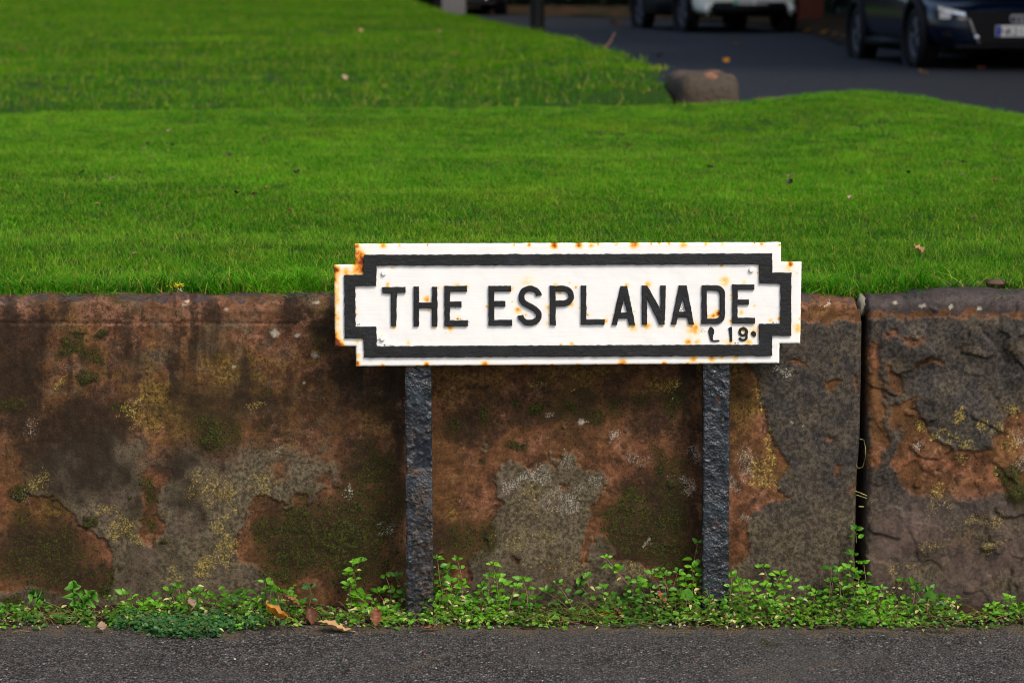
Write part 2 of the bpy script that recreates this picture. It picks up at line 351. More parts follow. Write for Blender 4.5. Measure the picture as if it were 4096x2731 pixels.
def pave_edge(X): return -.160 + .03 * fbm(X * 2.6, X * 0 + 3, 21, 3) + .016 * fbm(X * 18, X * 0, 22, 3) - .012 * sstep(-.4, -1.0, X) + .015 * sstep(1, 1.3, X)
xs = np.linspace(-2.6, 2.6, 870); tt = np.concatenate([[0, .003], np.linspace(.006, 1.1, 180), np.linspace(1.12, 9, 40)])
X = np.repeat(xs[:, None], len(tt), 1); Y = pave_edge(X) - tt[None, :]
Zp = .012 + .004 * fbm(X * 4, Y * 4, 31, 3) + .0022 * fbm(X * 60, Y * 60, 33, 2) * (tt[None, :] < 1.1); Zp[:, 0] = -.01; Zp[:, 1] = .006
dirt = sstep(.16, .0, tt)[None, :] * .75 + .25 * sstep(.2, .6, fbm(X * 3, Y * 5, 37, 3)); mossp = .42 * sstep(.25, .6, fbm(X * 2.5, Y * 6, 41, 4)) * sstep(.5, .05, tt)[None, :] + 0 * X
pv = mesh_np('pavement', np.stack([X, Y, Zp], -1).reshape(-1, 3), grid_faces(len(xs), len(tt)), M_PAVE, True, {'dirt': dirt, 'moss': mossp})
pavement = tag(link('pavement', pv), kind='structure')
for s in (-1, 1):
    me = sheet('pavement', np.sort(s * np.linspace(2.6, 30, 30)), np.linspace(-9.2, -.17, 30), lambda X, Y: .012 + .004 * fbm(X * 4, Y * 4, 31, 3), M_PAVE)
    tag(link('pavement_side', me), kind='structure')
xs = np.linspace(-3, 3, 700); ys = np.linspace(-.34, .04, 60)
soil = tag(link('soil_strip', sheet('soil_strip', xs, ys, lambda X, Y: np.where(Y < -.2, -.02, .006 + .012 * sstep(-.17, -.02, Y) + .008 * fbm(X * 14, Y * 14, 51, 4) + .003 * fbm(X * 90, Y * 90, 52, 2)), M_SOIL)), kind='structure')

lawn = tag(link('near_lawn', sheet('near_lawn', np.linspace(-4.2, 5.2, 150), np.concatenate([np.linspace(.055, 6, 110), np.linspace(6.05, 7.3, 30)]), lawn_a, M_LAWN)), kind='structure')
ny = 110; ysb = 6.9 + (np.linspace(0, 1, ny)**1.6) * 60; uu = np.linspace(0, 1, 60)
XB = np.stack([edge_x(y + 5.5) + np.interp(y + 5.5, [13.6, 14.4], [-.02, .12]) - uu**1.5 * (5 + (y + 5.5) * .45) for y in ysb], 1); YB = np.repeat(ysb[None, :], 60, 0)
ZB = lawn_b(XB, YB)
lb = mesh_np('far_lawn', np.stack([XB, YB, ZB], -1).reshape(-1, 3), grid_faces(60, ny)[:, ::-1], M_LAWN)
lawn2 = tag(link('far_lawn', lb), kind='structure')

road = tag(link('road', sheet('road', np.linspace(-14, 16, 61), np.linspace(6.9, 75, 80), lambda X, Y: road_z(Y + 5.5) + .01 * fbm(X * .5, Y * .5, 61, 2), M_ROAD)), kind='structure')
RE = ([12, 19, 26, 31.5, 36, 41, 46, 52, 60, 90], [9.5, 7.4, 5.5, 4.25, 4.45, 4.3, 3.2, -.2, -4, -8])   # far kerb of the road
ysv = np.linspace(6.9, 84, 120); uv = np.linspace(0, 1, 24)
XV = np.stack([np.interp(y + 5.5, *RE) + uv * 16 + .12 * fbm(y * 1.3, 0, 71, 2) for y in ysv], 1); YV = np.repeat(ysv[None], 24, 0)
ZV = road_z(YV + 5.5) + .02 + .12 * sstep(0, .03, uv)[:, None] + .25 * uv[:, None] + .03 * fbm(XV * 1.2, YV * 1.2, 72, 3)
verge = tag(link('verge', mesh_np('verge', np.stack([XV, YV, ZV], -1).reshape(-1, 3), grid_faces(24, 120), M_VERGE)), kind='structure')

# ------------------------------------------------------------------ stone wall
CR = [  # grey crust patches, photograph pixels on the wall face
 [(95,1880),(250,1760),(430,1700),(560,1760),(640,1800),(800,1780),(1000,1790),(1150,1780),(1330,1850),(1400,1950),(1250,2000),(1160,2040),(1000,2060),(940,2150),(940,2240),(1050,2270),(1100,2330),(1200,2480),(-200,2480),(-200,2365),(60,2350),(300,2370),(440,2350),(450,2290),(440,2170),(330,2080),(220,1990),(95,1980)],
 [(1980,1918),(2001,1870),(2073,1849),(2132,1876),(2192,1864),(2233,1894),(2245,1829),(2275,1817),(2311,1840),(2329,1885),(2406,1888),(2433,1930),(2406,1989),(2370,2031),(2376,2079),(2335,2120),(2329,2230),(2345,2260),(2370,2180),(2400,2130),(2440,2180),(2470,2240),(2560,2250),(2620,2330),(2800,2360),(2920,2290),(2960,2250),(3000,2180),(3010,2054),(3056,2013),(3100,2000),(3151,1990),(3115,1950),(3151,1871),(3115,1812),(3080,1717),(3056,1664),(3050,1575),(3032,1527),(2994,1456),(3000,1330),(3120,1290),(3460,1290),(3460,2480),(1700,2480),(1880,2330),(1883,2298),(1864,2214),(1936,2192),(1960,2102),(1977,2061),(2031,2019),(2019,1995),(1983,1986)],
 [(3455,1268),(4400,1268),(4400,2480),(3455,2480)],
 [(510,1445),(600,1405),(690,1400),(680,1440),(560,1465)], [(770,1390),(830,1350),(890,1370),(850,1410),(790,1405)], [(800,1300),(1000,1290),(1010,1315),(840,1325)],
]
EX = [  # exposed red stone
 [(-200,1860),(0,1870),(60,1850),(100,1870),(95,1980),(220,1990),(330,2080),(440,2170),(450,2290),(430,2390),(300,2370),(230,2350),(60,2360),(-200,2370)],
 [(1000,1990),(1060,1980),(1110,2010),(1160,2010),(1130,2050),(1030,2060),(985,2110)],
 [(940,2150),(1030,2090),(1130,2050),(1250,2000),(1400,1900),(1600,1780),(1700,1800),(1700,2450),(1350,2420),(1110,2335),(1050,2270),(940,2240)],
 [(570,1900),(600,1865),(680,1870),(690,1900),(640,1960),(625,2050),(655,2090),(640,2130),(610,2190),(565,2150),(580,2050),(575,1950)],
 [(1090,1870),(1140,1860),(1150,1900),(1100,1930)], [(830,1810),(930,1800),(930,1830),(850,1840)], [(600,1800),(680,1790),(700,1830),(560,1850)],
 [(1170,1980),(1220,1970),(1230,2010),(1180,2020)], [(1270,1910),(1320,1900),(1330,1960),(1280,1940)],
 [(2225,1925),(2260,1918),(2270,1945),(2240,1955)], [(2130,1985),(2150,1980),(2140,2000)], [(2040,2235),(2080,2230),(2080,2260)],
 [(2335,2110),(2385,2060),(2390,2120),(2362,2200),(2340,2255),(2318,2255),(2330,2190)],
 [(3150,1440),(3215,1445),(3240,1480),(3200,1465),(3160,1450)],
 [(3295,1515),(3330,1525),(3375,1510),(3360,1545),(3300,1555)],[(3420,1480),(3435,1500),(3425,1570),(3415,1560)],[(3300,1740),(3330,1745),(3320,1765),(3300,1755)],
 [(3345,1850),(3375,1840),(3360,1880),(3330,1900)],[(3395,1940),(3420,1920),(3415,1960),(3390,1960)],[(3100,1980),(3150,1960),(3130,2010),(3090,2010)],
 [(2750,2350),(2800,2350),(2790,2380)],
 [(3470,1370),(3512,1372),(3520,1420),(3508,1480),(3530,1560),(3530,1640),(3545,1700),(3560,1760),(3530,1800),(3520,1860),(3470,1860)],
 [(3535,1330),(3580,1325),(3585,1345),(3545,1345)], [(3600,1345),(3690,1350),(3670,1375),(3620,1365)], [(3670,1440),(3720,1425),(3770,1440),(3780,1462),(3730,1455),(3660,1460)],
 [(3540,1460),(3570,1455),(3565,1490),(3605,1495),(3612,1555),(3590,1575),(3540,1560),(3545,1510)],
 [(3545,1620),(3600,1600),(3660,1590),(3650,1640),(3690,1680),(3660,1730),(3590,1715),(3560,1690)],
 [(3560,1850),(3640,1690),(3680,1660),(3760,1780),(3850,1800),(3960,1790),(4000,1700),(4080,1620),(4400,1560),(4400,2010),(4000,1960),(3900,1990),(3780,1990),(3680,1980),(3600,1930)],
 [(3510,2220),(3540,2210),(3555,2240),(3525,2245)], [(3590,1920),(3620,1915),(3620,1950),(3600,1950)],
 [(3455,1235),(4400,1235),(4400,1262),(3700,1268),(3455,1275)], [(3200,1225),(3440,1225),(3445,1285),(3300,1270),(3200,1285)],
]
def blob(px, py, cx, cy, rx, ry): return np.clip(1 - np.sqrt(((px - cx) / rx)**2 + ((py - cy) / ry)**2), -1, 1)
def field(px, py, L):   # list of (cx, cy, rx, ry, peak)
    f = np.zeros_like(px)
    for (cx, cy, rx, ry, pk) in L: f = np.maximum(f, pk * sstep(0, .75, blob(px, py, cx, cy, rx, ry)))
    return f
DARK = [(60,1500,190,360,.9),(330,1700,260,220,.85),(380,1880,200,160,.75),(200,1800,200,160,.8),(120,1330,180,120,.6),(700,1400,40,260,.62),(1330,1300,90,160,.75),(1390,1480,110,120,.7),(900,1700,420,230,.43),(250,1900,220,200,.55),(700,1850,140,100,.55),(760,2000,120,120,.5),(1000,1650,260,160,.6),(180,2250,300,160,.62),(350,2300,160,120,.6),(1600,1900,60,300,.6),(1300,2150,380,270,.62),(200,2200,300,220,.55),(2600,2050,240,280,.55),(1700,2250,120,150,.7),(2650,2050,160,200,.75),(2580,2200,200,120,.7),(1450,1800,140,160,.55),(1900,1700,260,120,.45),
        (2150,1620,330,110,.5),(2620,1640,160,160,.48),(1500,1560,200,200,.42),(1180,1240,140,60,.55),(860,1250,80,70,.45),(2480,1560,120,140,.4),(2740,1560,60,260,.6),(1590,1700,40,400,.55),(2780,1900,40,500,.55),  # narrow strips left of each post add its cast shadow to the stains
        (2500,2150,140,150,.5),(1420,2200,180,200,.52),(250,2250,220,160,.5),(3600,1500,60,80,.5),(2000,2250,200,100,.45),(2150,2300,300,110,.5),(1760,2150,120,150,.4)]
OLIVE = [(1290,1330,90,130,.8),(1250,1250,80,60,.7),(330,1290,120,60,.55),(330,1380,100,100,.5),(1560,1500,140,90,.6),(2400,1480,330,60,.62),(2650,1560,110,90,.75),(2900,1500,130,120,.7),(2960,1600,110,180,.6),(2930,1800,120,160,.5),(3260,1240,60,30,.6),
         (750,1650,420,240,.72),(500,1480,300,160,.5),(950,1500,300,160,.6),(1850,1560,260,120,.6),(200,2200,260,160,.55),(2250,1600,400,130,.55),(1500,1700,160,200,.5),(1800,2050,140,200,.4),(180,2050,120,150,.62),(120,1950,110,110,.5),(1100,1700,250,150,.42),(300,2250,200,120,.35),(2150,1500,200,60,.5),(1850,1500,150,70,.5),(1150,1500,250,160,.4)]
MOSS = [(850,1735,65,75,.95),(845,1690,25,40,.9),(930,1740,45,60,.6),(300,1400,75,40,.75),(270,1370,30,30,.8),(380,1420,45,40,.7),(345,1515,40,25,.95),(410,1345,28,14,.9),(300,1325,50,10,.8),(30,1620,70,40,.62),(480,1630,40,30,.65),(1060,1570,40,30,.5),
        (75,1975,40,25,.85),(250,2160,60,60,.5),(90,2060,60,60,.5),(430,2330,30,60,.75),(60,2260,90,80,.5),(420,2360,30,30,.95),(40,2420,60,50,.9),
        (1180,2090,110,60,.85),(1060,2120,60,60,.75),(1290,2150,120,90,.8),(1250,2220,130,100,.75),(1150,2200,120,70,.7),(1430,2060,150,120,.72),(1520,2100,110,140,.75),(1380,2170,80,70,1),(1400,2260,150,80,.7),(1500,1890,110,100,.66),(1130,2300,80,70,.7),(1450,1960,120,80,.6),(1300,2120,200,140,.55),(1480,2250,160,160,.6),(200,2250,260,130,.5),(2560,2120,180,140,.62),(2700,2220,90,110,.7),
        (1800,1700,60,40,.5),(2065,1615,30,22,.85),(2140,1625,40,26,.9),(2285,1630,40,30,.85),(2380,1680,45,35,.8),(1945,1660,25,40,.7),(2070,1780,40,16,.75),(1920,1855,22,20,.7),(2450,1640,30,50,.65),(2700,1600,45,70,.75),(2560,1600,40,25,.6),(1815,1690,30,20,.7),
        (2650,1850,45,70,.72),(2700,1950,70,160,.62),(2550,2000,80,50,.75),(2480,2070,110,60,.75),(2700,2080,60,90,.7),(2620,2150,90,60,.55),(1840,2170,110,90,.6),(1960,2150,40,60,.75),(1780,2250,60,60,.6),
        (4040,1900,45,45,1),(4060,1960,40,70,1),(3990,1880,20,20,.9),(570,1930,30,40,.5),(610,1960,25,60,.8),(600,2080,25,40,.6),(520,1987,12,12,1),(660,2170,14,14,1),(362,2082,22,16,1),(500,2275,12,14,1)]
YEL = [(880,2100,60,60,.52),(900,2190,80,130,.62),(830,2260,60,110,.6),(920,2000,50,60,.55),(480,2110,90,80,.5),(540,2150,50,60,.55),(530,1640,90,70,.45),(420,2040,60,50,.45),(560,1600,25,16,.7),(245,1530,20,60,.5),(1010,1625,70,40,.5),(525,1715,30,20,.6),(640,1715,60,20,.45),
       (860,1950,200,140,.36),(1060,1950,120,100,.34),(700,2300,60,60,.4),(160,1930,80,100,.36),(3045,1630,20,40,.85),(3030,1590,14,60,.6),(3070,1800,40,140,.5),(3060,1900,70,110,.52),(3100,1960,40,40,.5),
       (2150,2000,240,150,.26),(2100,2150,240,120,.28),(2250,2250,250,80,.26),(2560,2280,100,40,.36),(2700,1540,60,60,.5),(2160,1545,40,20,.55),(2300,1560,20,14,.6),
       (3680,1695,40,36,.7),(3740,1730,50,30,.6),(3830,1660,34,40,.72),(3850,1620,30,20,.6),(3800,1750,60,60,.5),(3920,1700,26,56,.75),(3860,1770,30,50,.6),(4050,1640,60,50,.62),(4000,1710,50,30,.55),(3970,1840,34,20,.75),(3980,1880,20,12,.7),(3840,1835,30,20,.6),(4040,1780,60,90,.4),
       (3980,2170,70,40,.5),(3950,2070,130,60,.35),(3720,2170,90,40,.36),(3750,1960,60,120,.4),(3560,2280,60,60,.35),(3640,2260,50,40,.3)]
WHI = [(2040,1930,70,60,.5),(2150,1900,120,60,.48),(2270,1840,40,60,.5),(2390,1930,60,60,.46),(2250,2000,180,110,.4),(2540,1840,70,50,.45),(2330,1690,14,12,1),(2455,1730,26,20,.7),(2440,1755,30,10,.7),(2250,1790,18,16,.6),(2740,1940,60,60,.55),(2780,1820,60,70,.4),(2690,1880,40,30,.3),
       (2990,1860,90,120,.42),(2920,1950,70,60,.42),(2980,2080,40,40,.55),(3110,1475,20,30,.65),(3140,1485,24,18,.75),(2600,2185,20,18,.7),(2700,1600,30,30,.35),(4070,1750,70,90,.5),(4080,1850,60,70,.45),(3680,1790,50,60,.42),(1400,1960,40,60,.45),(2200,1660,30,20,.5),
       (1540,2110,50,50,.36),(240,1470,40,30,.3),(130,1700,90,70,.28),(100,1980,60,60,.3),(3300,1220,40,16,.7),(760,1215,16,6,.9),(1100,1800,60,50,.3)]
SPOT = [(1100,1333,19,15),(1190,1340,11,9),(1262,1420,15,12),(935,1465,8,6),(1265,1212,16,7),(905,1237,11,6),(735,1219,11,5),(750,1205,10,5),(2325,1687,12,12),(1810,1550,5,5),(1215,1530,7,5),(3580,1212,9,6),(3690,1225,14,6),(3915,1235,9,8),(3800,1230,8,5),(3170,1690,4,4),(3208,1700,4,3)]

CRL = ([1100,1207,1290,1515,1750,1900,2400,2600], [3436,3438,3448,3445,3440,3428,3415,3412])
CRR = ([1100,1207,1290,1515,1750,1900,2400,2600], [3460,3463,3472,3470,3466,3467,3460,3458])
RAD = .036
def slab(name, xa, xb, res, seed, parent, lump=.006, endL=None, endR=None, zlow=-.1, topoff=None):
    ztop = .742
    nz = int((ztop - RAD - zlow) / res); prof = [(0, zlow + (ztop - RAD - zlow) * i / nz, 0) for i in range(nz + 1)]
    na = max(6, int(RAD * 1.57 / res))
    prof += [(RAD - RAD * math.cos(a), ztop - RAD + RAD * math.sin(a), a) for a in np.linspace(0, math.pi / 2, na + 1)[1:]]
    prof += [(y, ztop, math.pi / 2) for y in np.linspace(RAD, .2, max(4, int(.16 / res / 2)))[1:]] + [(.21, .5, math.pi / 2)]
    prof = np.array(prof); nv = len(prof); nu = int((xb - xa) / res) + 2; u = np.linspace(0, 1, nu)
    Yp = np.repeat(prof[None, :, 0], nu, 0); Zp = np.repeat(prof[None, :, 1], nu, 0); A = np.repeat(prof[None, :, 2], nu, 0)
    X = np.repeat((xa + (xb - xa) * u)[:, None], nv, 1)
    px0, py0 = proj(X, Yp, Zp)
    if endL: X = X + (np.array([at_Y(p, q, 0)[0] for p, q in zip(np.interp(py0[0], *endL), py0[0])]) - xa)[None, :] * sstep(xa + .15, xa, X)
    if endR: X = X + (np.array([at_Y(p, q, 0)[0] for p, q in zip(np.interp(py0[-1], *endR), py0[-1])]) - xb)[None, :] * sstep(xb - .15, xb, X)
    px, py = proj(X, Yp, Zp)
    wx = px + 26 * fbm(px / 90, py / 90, seed + 1, 4) + 9 * fbm(px / 22, py / 22, seed + 2, 3)
    wy = py + 26 * fbm(px / 90, py / 90, seed + 3, 4) + 9 * fbm(px / 22, py / 22, seed + 4, 3)
    big = fbm(px / 260, py / 260, seed + 5, 4); med = fbm(px / 70, py / 70, seed + 6, 4)
    sc = -30 + 44 * med + 22 * big
    for P in CR: sc = np.maximum(sc, np.clip(sdpoly(P, wx, wy), -60, 40))
    for P in EX: sc = np.minimum(sc, -np.clip(sdpoly(P, wx, wy), -60, 40))
    sc = np.where((px > 3450), np.maximum(sc, np.clip((py - 1985 + 60 * med) * .25, -60, 10)), sc)
    wsoft = np.where(px < 1600, 6 + 45 * sstep(2000, 1800, py + 30 * fbm(px / 120, py / 120, seed + 60, 3)), np.where(px > 3455, 14, np.where(px > 2900, 9, 6)))
    crust = np.clip((sc + wsoft) / (2 * wsoft), 0, 1); crust = crust * crust * (3 - 2 * crust)
    w2x = px + 40 * fbm(px / 80, py / 80, seed + 8, 4); w2y = py + 40 * fbm(px / 80, py / 80, seed + 9, 4)
    n = lambda s, k: fbm(px / k, py / k, seed + s, 4)
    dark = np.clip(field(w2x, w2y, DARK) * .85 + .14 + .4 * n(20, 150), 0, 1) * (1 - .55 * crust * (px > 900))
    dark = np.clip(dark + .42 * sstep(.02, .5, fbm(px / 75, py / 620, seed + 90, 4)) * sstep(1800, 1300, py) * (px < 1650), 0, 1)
    olive = np.clip(field(w2x, w2y, OLIVE) * .85 + .06 + .35 * n(21, 170), 0, 1)
    moss = np.zeros_like(px); mx_ = px + 70 * fbm(px / 130, py / 130, seed + 70, 4) + 20 * fbm(px / 30, py / 30, seed + 72, 3); my_ = py + 70 * fbm(px / 130, py / 130, seed + 71, 4) + 20 * fbm(px / 30, py / 30, seed + 73, 3)
    for (cx, cy, rx, ry, pk) in MOSS: moss = np.maximum(moss, pk * .8 * sstep(-.35, .85, blob(np.where(rx > 70, mx_, wx), np.where(rx > 70, my_, wy), cx, cy, rx * 1.25, ry * 1.25)))
    moss = np.clip(moss + .12 * n(22, 60) * (moss > .1), 0, 1)
    yel = np.clip(field(w2x, w2y, YEL) * .56 * (1 + .7 * n(23, 60)) + .05, 0, 1)
    whi = np.clip(field(w2x, w2y, WHI) * .68 * (1 + .7 * n(24, 50)), 0, 1)
    spot = np.zeros_like(px)
    sx = px + 4 * fbm(px / 10, py / 10, seed + 33, 2); sy = py + 4 * fbm(px / 10, py / 10, seed + 34, 2)
    for (cx, cy, rx, ry) in SPOT: spot = np.maximum(spot, sstep(0, .3, blob(sx, sy, cx, cy, rx * 1.15, ry * 1.15)))
    slate = np.clip(np.where(px > 3000, 1.0, 0) * (1 - sstep(1850, 2150, py) * .65) * (.85 + .6 * n(25, 110)), 0, 1)
    mauve = np.clip(np.where(px > 3445, sstep(1820, 1980, py) * np.clip(.75 + .9 * n(61, 170), 0, 1), .35 * sstep(.0, .5, n(26, 160)) + .08 * (px < 900)), 0, 1)
    topline = 1200 + 20 * n(27, 60) + np.where(px > 3460, 34, 0)
    soot = np.clip(sstep(topline + 26, topline - 8, py) * (np.where(px > 3440, .75, .5) + .6 * n(28, 130)) + .25 * (px > 3460) * (py < 1330), 0, 1)
    pink = np.clip(.22 + .4 * n(29, 130) + .3 * (py < 1300), 0, 1)
    # relief along the surface normal (towards the viewer / up)
    right = (px > 3455)
    D = lump * fbm(X * 3.2 + seed, Zp * 3.2, seed + 40, 4) + .0016 * fbm(X * 22, Zp * 22, seed + 41, 4)
    rel = np.where(px < 1600, sstep(1780, 1960, py), 1.0); D = D + (.0036 * sstep(-6, 3, sc) - .002 * np.exp(-(sc / 5)**2) * (sc < 0)) * rel
    ridge = 1 - np.abs(fbm(px / 170, py / 120, seed + 44, 3)); led = fbm(px / 120 + .3, py / 120, seed + 46, 4)
    D = D + np.where(right, .010 * sstep(-.4, .5, fbm(px / 260, py / 260, seed + 46, 2)) + .006 * sstep(.1, .15, fbm(px / 330, py / 260, seed + 47, 3)) + .003 * sstep(.2, .26, fbm(px / 150 + 3, py / 190, seed + 49, 3)) + .0014 * fbm(px / 60, py / 60, seed + 51, 3), -.001 * sstep(.97, 1.0, ridge))
    D = D + .004 * moss * sstep(.4, .8, moss) - .003 * sstep(0, 8, np.abs(py - 1293)) * 0 - .0025 * np.exp(-((py - 1293 - 6 * n(48, 150)) / 7)**2) * (px < 1200)
    D = D * lerp(1, .5, sstep(.5, 1.3, A))
    if topoff is not None: D = D + topoff(px, py) * sstep(.2, 1.2, A)
    nY, nZ = -np.cos(A), np.sin(A); Yd = Yp + D * nY; Zd = Zp + D * nZ
    ex = np.minimum(X - X[0:1], X[-1:] - X); rr = .013 * (1 + .5 * n(50, 40)); e = np.clip(1 - ex / rr, 0, 1)
    Yd = Yd + .012 * e**2 * (A < 1.2); Zd = Zd - .02 * e**2 * (A > .2)
    V = np.stack([X, Yd, Zd], -1)
    capL = V[0].copy(); capL[:, 1] = .21; capR = V[-1].copy(); capR[:, 1] = .21
    V = np.concatenate([capL[None], V, capR[None]], 0); pad = lambda a: np.concatenate([a[:1], a, a[-1:]], 0)
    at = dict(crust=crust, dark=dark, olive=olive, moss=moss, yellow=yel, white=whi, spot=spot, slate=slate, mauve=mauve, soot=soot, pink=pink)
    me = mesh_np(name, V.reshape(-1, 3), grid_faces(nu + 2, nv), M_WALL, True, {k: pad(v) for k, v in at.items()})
    return link(name, me, parent)
wall = tag(empty('stone_wall', (0, 0.1, 0)), 'low weathered red sandstone slab wall holding up the lawn', 'wall')
def W(o): o.matrix_parent_inverse = Matrix.Translation((0, -.1, 0)); return o
XC1, XC2 = at_Y(3438, 1800, 0)[0], at_Y(3467, 1800, 0)[0]
tl = lambda px, py: np.where(px > 3450, .003, .006) * fbm(px / 260, py * 0, 91, 4) - .006 * sstep(3150, 3400, px) * (px < 3450) + .006 * sstep(3500, 3900, px)
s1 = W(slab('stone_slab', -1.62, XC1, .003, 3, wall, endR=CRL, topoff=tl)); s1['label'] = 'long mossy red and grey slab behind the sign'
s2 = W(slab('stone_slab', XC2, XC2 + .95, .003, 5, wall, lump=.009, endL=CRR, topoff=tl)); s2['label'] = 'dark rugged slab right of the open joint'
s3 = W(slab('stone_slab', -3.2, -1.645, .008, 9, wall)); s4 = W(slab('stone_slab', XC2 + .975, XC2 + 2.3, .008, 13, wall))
# packing in the joints, set back
for jx in (( XC1 + XC2) / 2, -1.632, XC2 + .962):
    b = box_bm(.07, .1, .74, (jx, .16, .3)); W(link('joint_packing', bm_mesh('joint_packing', b, M_SOIL), wall))
b = bmesh.new(); bmesh.ops.create_icosphere(b, subdivisions=3, radius=1)
for v in b.verts: v.co *= 1 + .25 * float(perlin(v.co.x * 2 + 5, v.co.y * 2 + v.co.z * 1.7, 4))
pm = at_Y(3451, 1222, .02); bmesh.ops.scale(b, vec=(.013, .03, .026), verts=b.verts); bmesh.ops.translate(b, vec=(pm[0], .045, pm[2] - .004), verts=b.verts)
W(link('mortar_plug', bm_mesh('mortar_plug', b, simple('grey_mortar', srgb(120, 118, 104), .9, .2, bump=.5), True), wall))

# ------------------------------------------------------------------ street sign
YAW = math.radians(-3.0)          # left end a little nearer to the camera
SC = at_Y(2268, 1214, -.085); SB = np.array([SC[0], -.085, 0.0])
sign = tag(empty('street_sign', SB, 0), 'white cast iron street name sign with black border and letters on two posts', 'street sign')
sign.rotation_euler = (0, 0, -YAW)
ax = np.array([math.cos(-YAW), math.sin(-YAW), 0]); nrm = np.array([-ax[1], ax[0], 0.0])      # along the plate, and into the wall
def S(px, py, off=0):             # photograph pixel -> (u, v) on the plate plane (off metres in front of it)
    d = ray(px, py); o = SB - nrm * off; t = np.dot(o - CAM, nrm) / np.dot(d, nrm); w = CAM + d * t - SB
    return np.dot(w, ax), w[2]
def c1(x, y): return (1300 + x / 2.352, 940 + y / 2.352)
def c2(x, y): return (2250 + x / 2.352, 940 + y / 2.352)
def flat(name, loops, mat, y0, depth, bev=.0012, jit=.0004, seed=0):
    """extruded flat shape with holes; loops in (u, v), front face at local y = y0 - depth"""
    cu = bpy.data.curves.new(name, 'CURVE'); cu.dimensions = '2D'; cu.fill_mode = 'BOTH'; cu.extrude = depth / 2 - bev; cu.bevel_depth = bev; cu.bevel_resolution = 1; cu.offset = -bev * .7
    for k, lp in enumerate(loops):
        P = []; n = len(lp)
        for i in range(n):
            a, b = np.array(lp[i]), np.array(lp[(i + 1) % n]); m = max(1, int(np.linalg.norm(b - a) / .006))
            for j in range(m): P.append(a + (b - a) * j / m)
        P = np.array(P); P = P + jit * np.stack([fbm(P[:, 0] * 90, P[:, 1] * 90, seed + 3, 2), fbm(P[:, 0] * 90, P[:, 1] * 90, seed + 9, 2)], 1) * 2
        sp = cu.splines.new('POLY'); sp.points.add(len(P) - 1); sp.use_cyclic_u = True
        sp.points.foreach_set('co', np.concatenate([P, np.zeros((len(P), 1)), np.ones((len(P), 1))], 1).astype(np.float32).ravel())
    ob = bpy.data.objects.new('tmp', cu); COL.objects.link(ob); dg = bpy.context.evaluated_depsgraph_get()
    me = bpy.data.meshes.new_from_object(ob.evaluated_get(dg)); bpy.data.objects.remove(ob); bpy.data.curves.remove(cu)
    me.transform(Matrix.Translation((0, y0 - depth / 2, 0)) @ Matrix.Rotation(math.pi / 2, 4, 'X'))
    me.materials.clear(); me.materials.append(mat); me.name = name
    return me
UV = lambda L: [S(*p) for p in L]
OUT = UV([(1422,974),(3117,968),(3117,1046),(3197,1046),(3197,1371),(3117,1371),(3117,1450),(1422,1462),(1422,1382),(1340,1382),(1340,1057),(1422,1057)])
# plate as a fine grid so rust can follow it
us = np.array([p[0] for p in OUT]); U0, U1, UA, UB = us.min(), us.max(), (OUT[0][0] + OUT[7][0]) / 2, (OUT[1][0] + OUT[6][0]) / 2
def Vt(u): return np.interp(u, [UA, UB], [OUT[0][1], OUT[1][1]])
def Vb(u): return np.interp(u, [UA, UB], [OUT[7][1], OUT[6][1]])
def Va(u): return np.interp(u, [U0, U1], [OUT[10][1], OUT[3][1]])
def Vc(u): return np.interp(u, [U0, U1], [OUT[9][1], OUT[4][1]])
R_ = .0028
ucol = np.concatenate([np.linspace(U0, UA, 18)[:-1], np.linspace(UA, UB, 350)[:-1], np.linspace(UB, U1, 18)])
fr = np.concatenate([np.linspace(0, 1, 18)[:-1], np.linspace(1, 2, 72)[:-1], np.linspace(2, 3, 18)])
UU, FF = np.meshgrid(ucol, fr, indexing='ij')
VV = np.where(FF < 1, lerp(Vb(UU), Vc(UU), np.clip(FF, 0, 1)), np.where(FF < 2, lerp(Vc(UU), Va(UU), np.clip(FF - 1, 0, 1)), lerp(Va(UU), Vt(UU), np.clip(FF - 2, 0, 1))))
nu, nf = UU.shape; iA, iB = 17, 17 + 349; j1, j2 = 17, 17 + 71
keep = np.ones((nu - 1, nf - 1), bool); keep[:iA, :j1] = keep[:iA, j2:] = keep[iB:, :j1] = keep[iB:, j2:] = False
RUST = [c1(*p[:2]) + tuple(p[2:]) for p in [(590,460,20,.6),(630,300,12,.4),(955,595,30,.7),(970,700,14,.7),(1060,490,14,.4),(1180,860,34,.55),(1250,775,22,.5),(1330,480,20,.4),(1520,665,12,.6),(1750,500,22,.45),(1755,620,10,.5),(1810,700,30,.75),(1885,745,12,.7),(1970,700,18,.5),(2095,680,24,.5),(2205,530,20,.6),(2310,630,20,.6),(2090,820,16,.5),(785,1005,20,.5),(535,945,12,.7),(650,860,20,.5),(1030,850,22,.45),(1900,430,70,.25),(540,1222,20,.7),(955,1217,26,.95),(865,1228,14,1.),(1500,1215,40,.55),(1900,1222,18,.6),(550,90,26,.7),(440,88,16,.4),(700,88,14,.5),(300,95,22,.8),(1915,85,16,.9),(1775,86,12,.7),(2150,85,30,1.1),(965,86,8,.9),(305,1200,24,.8),(325,230,60,.95),(345,300,50,.95),(300,175,40,.8),(290,355,60,.5),(200,340,40,.5),(110,320,26,.9),(112,1000,36,.95),(150,1025,34,.7),(300,1000,26,.4),(355,965,16,.5),(297,740,10,.8),(290,690,8,.6),(310,1130,30,.35),(1120,480,12,.5),(1240,468,30,.35),(2170,465,26,.45),(2120,600,16,.4),(2105,750,14,.5),(1850,1222,14,.9),(2130,1220,16,.8),(1240,1225,8,.7),(2060,1222,10,.8),(1130,1210,8,.5),(2320,1018,16,.5),(2215,1025,14,.4)]]
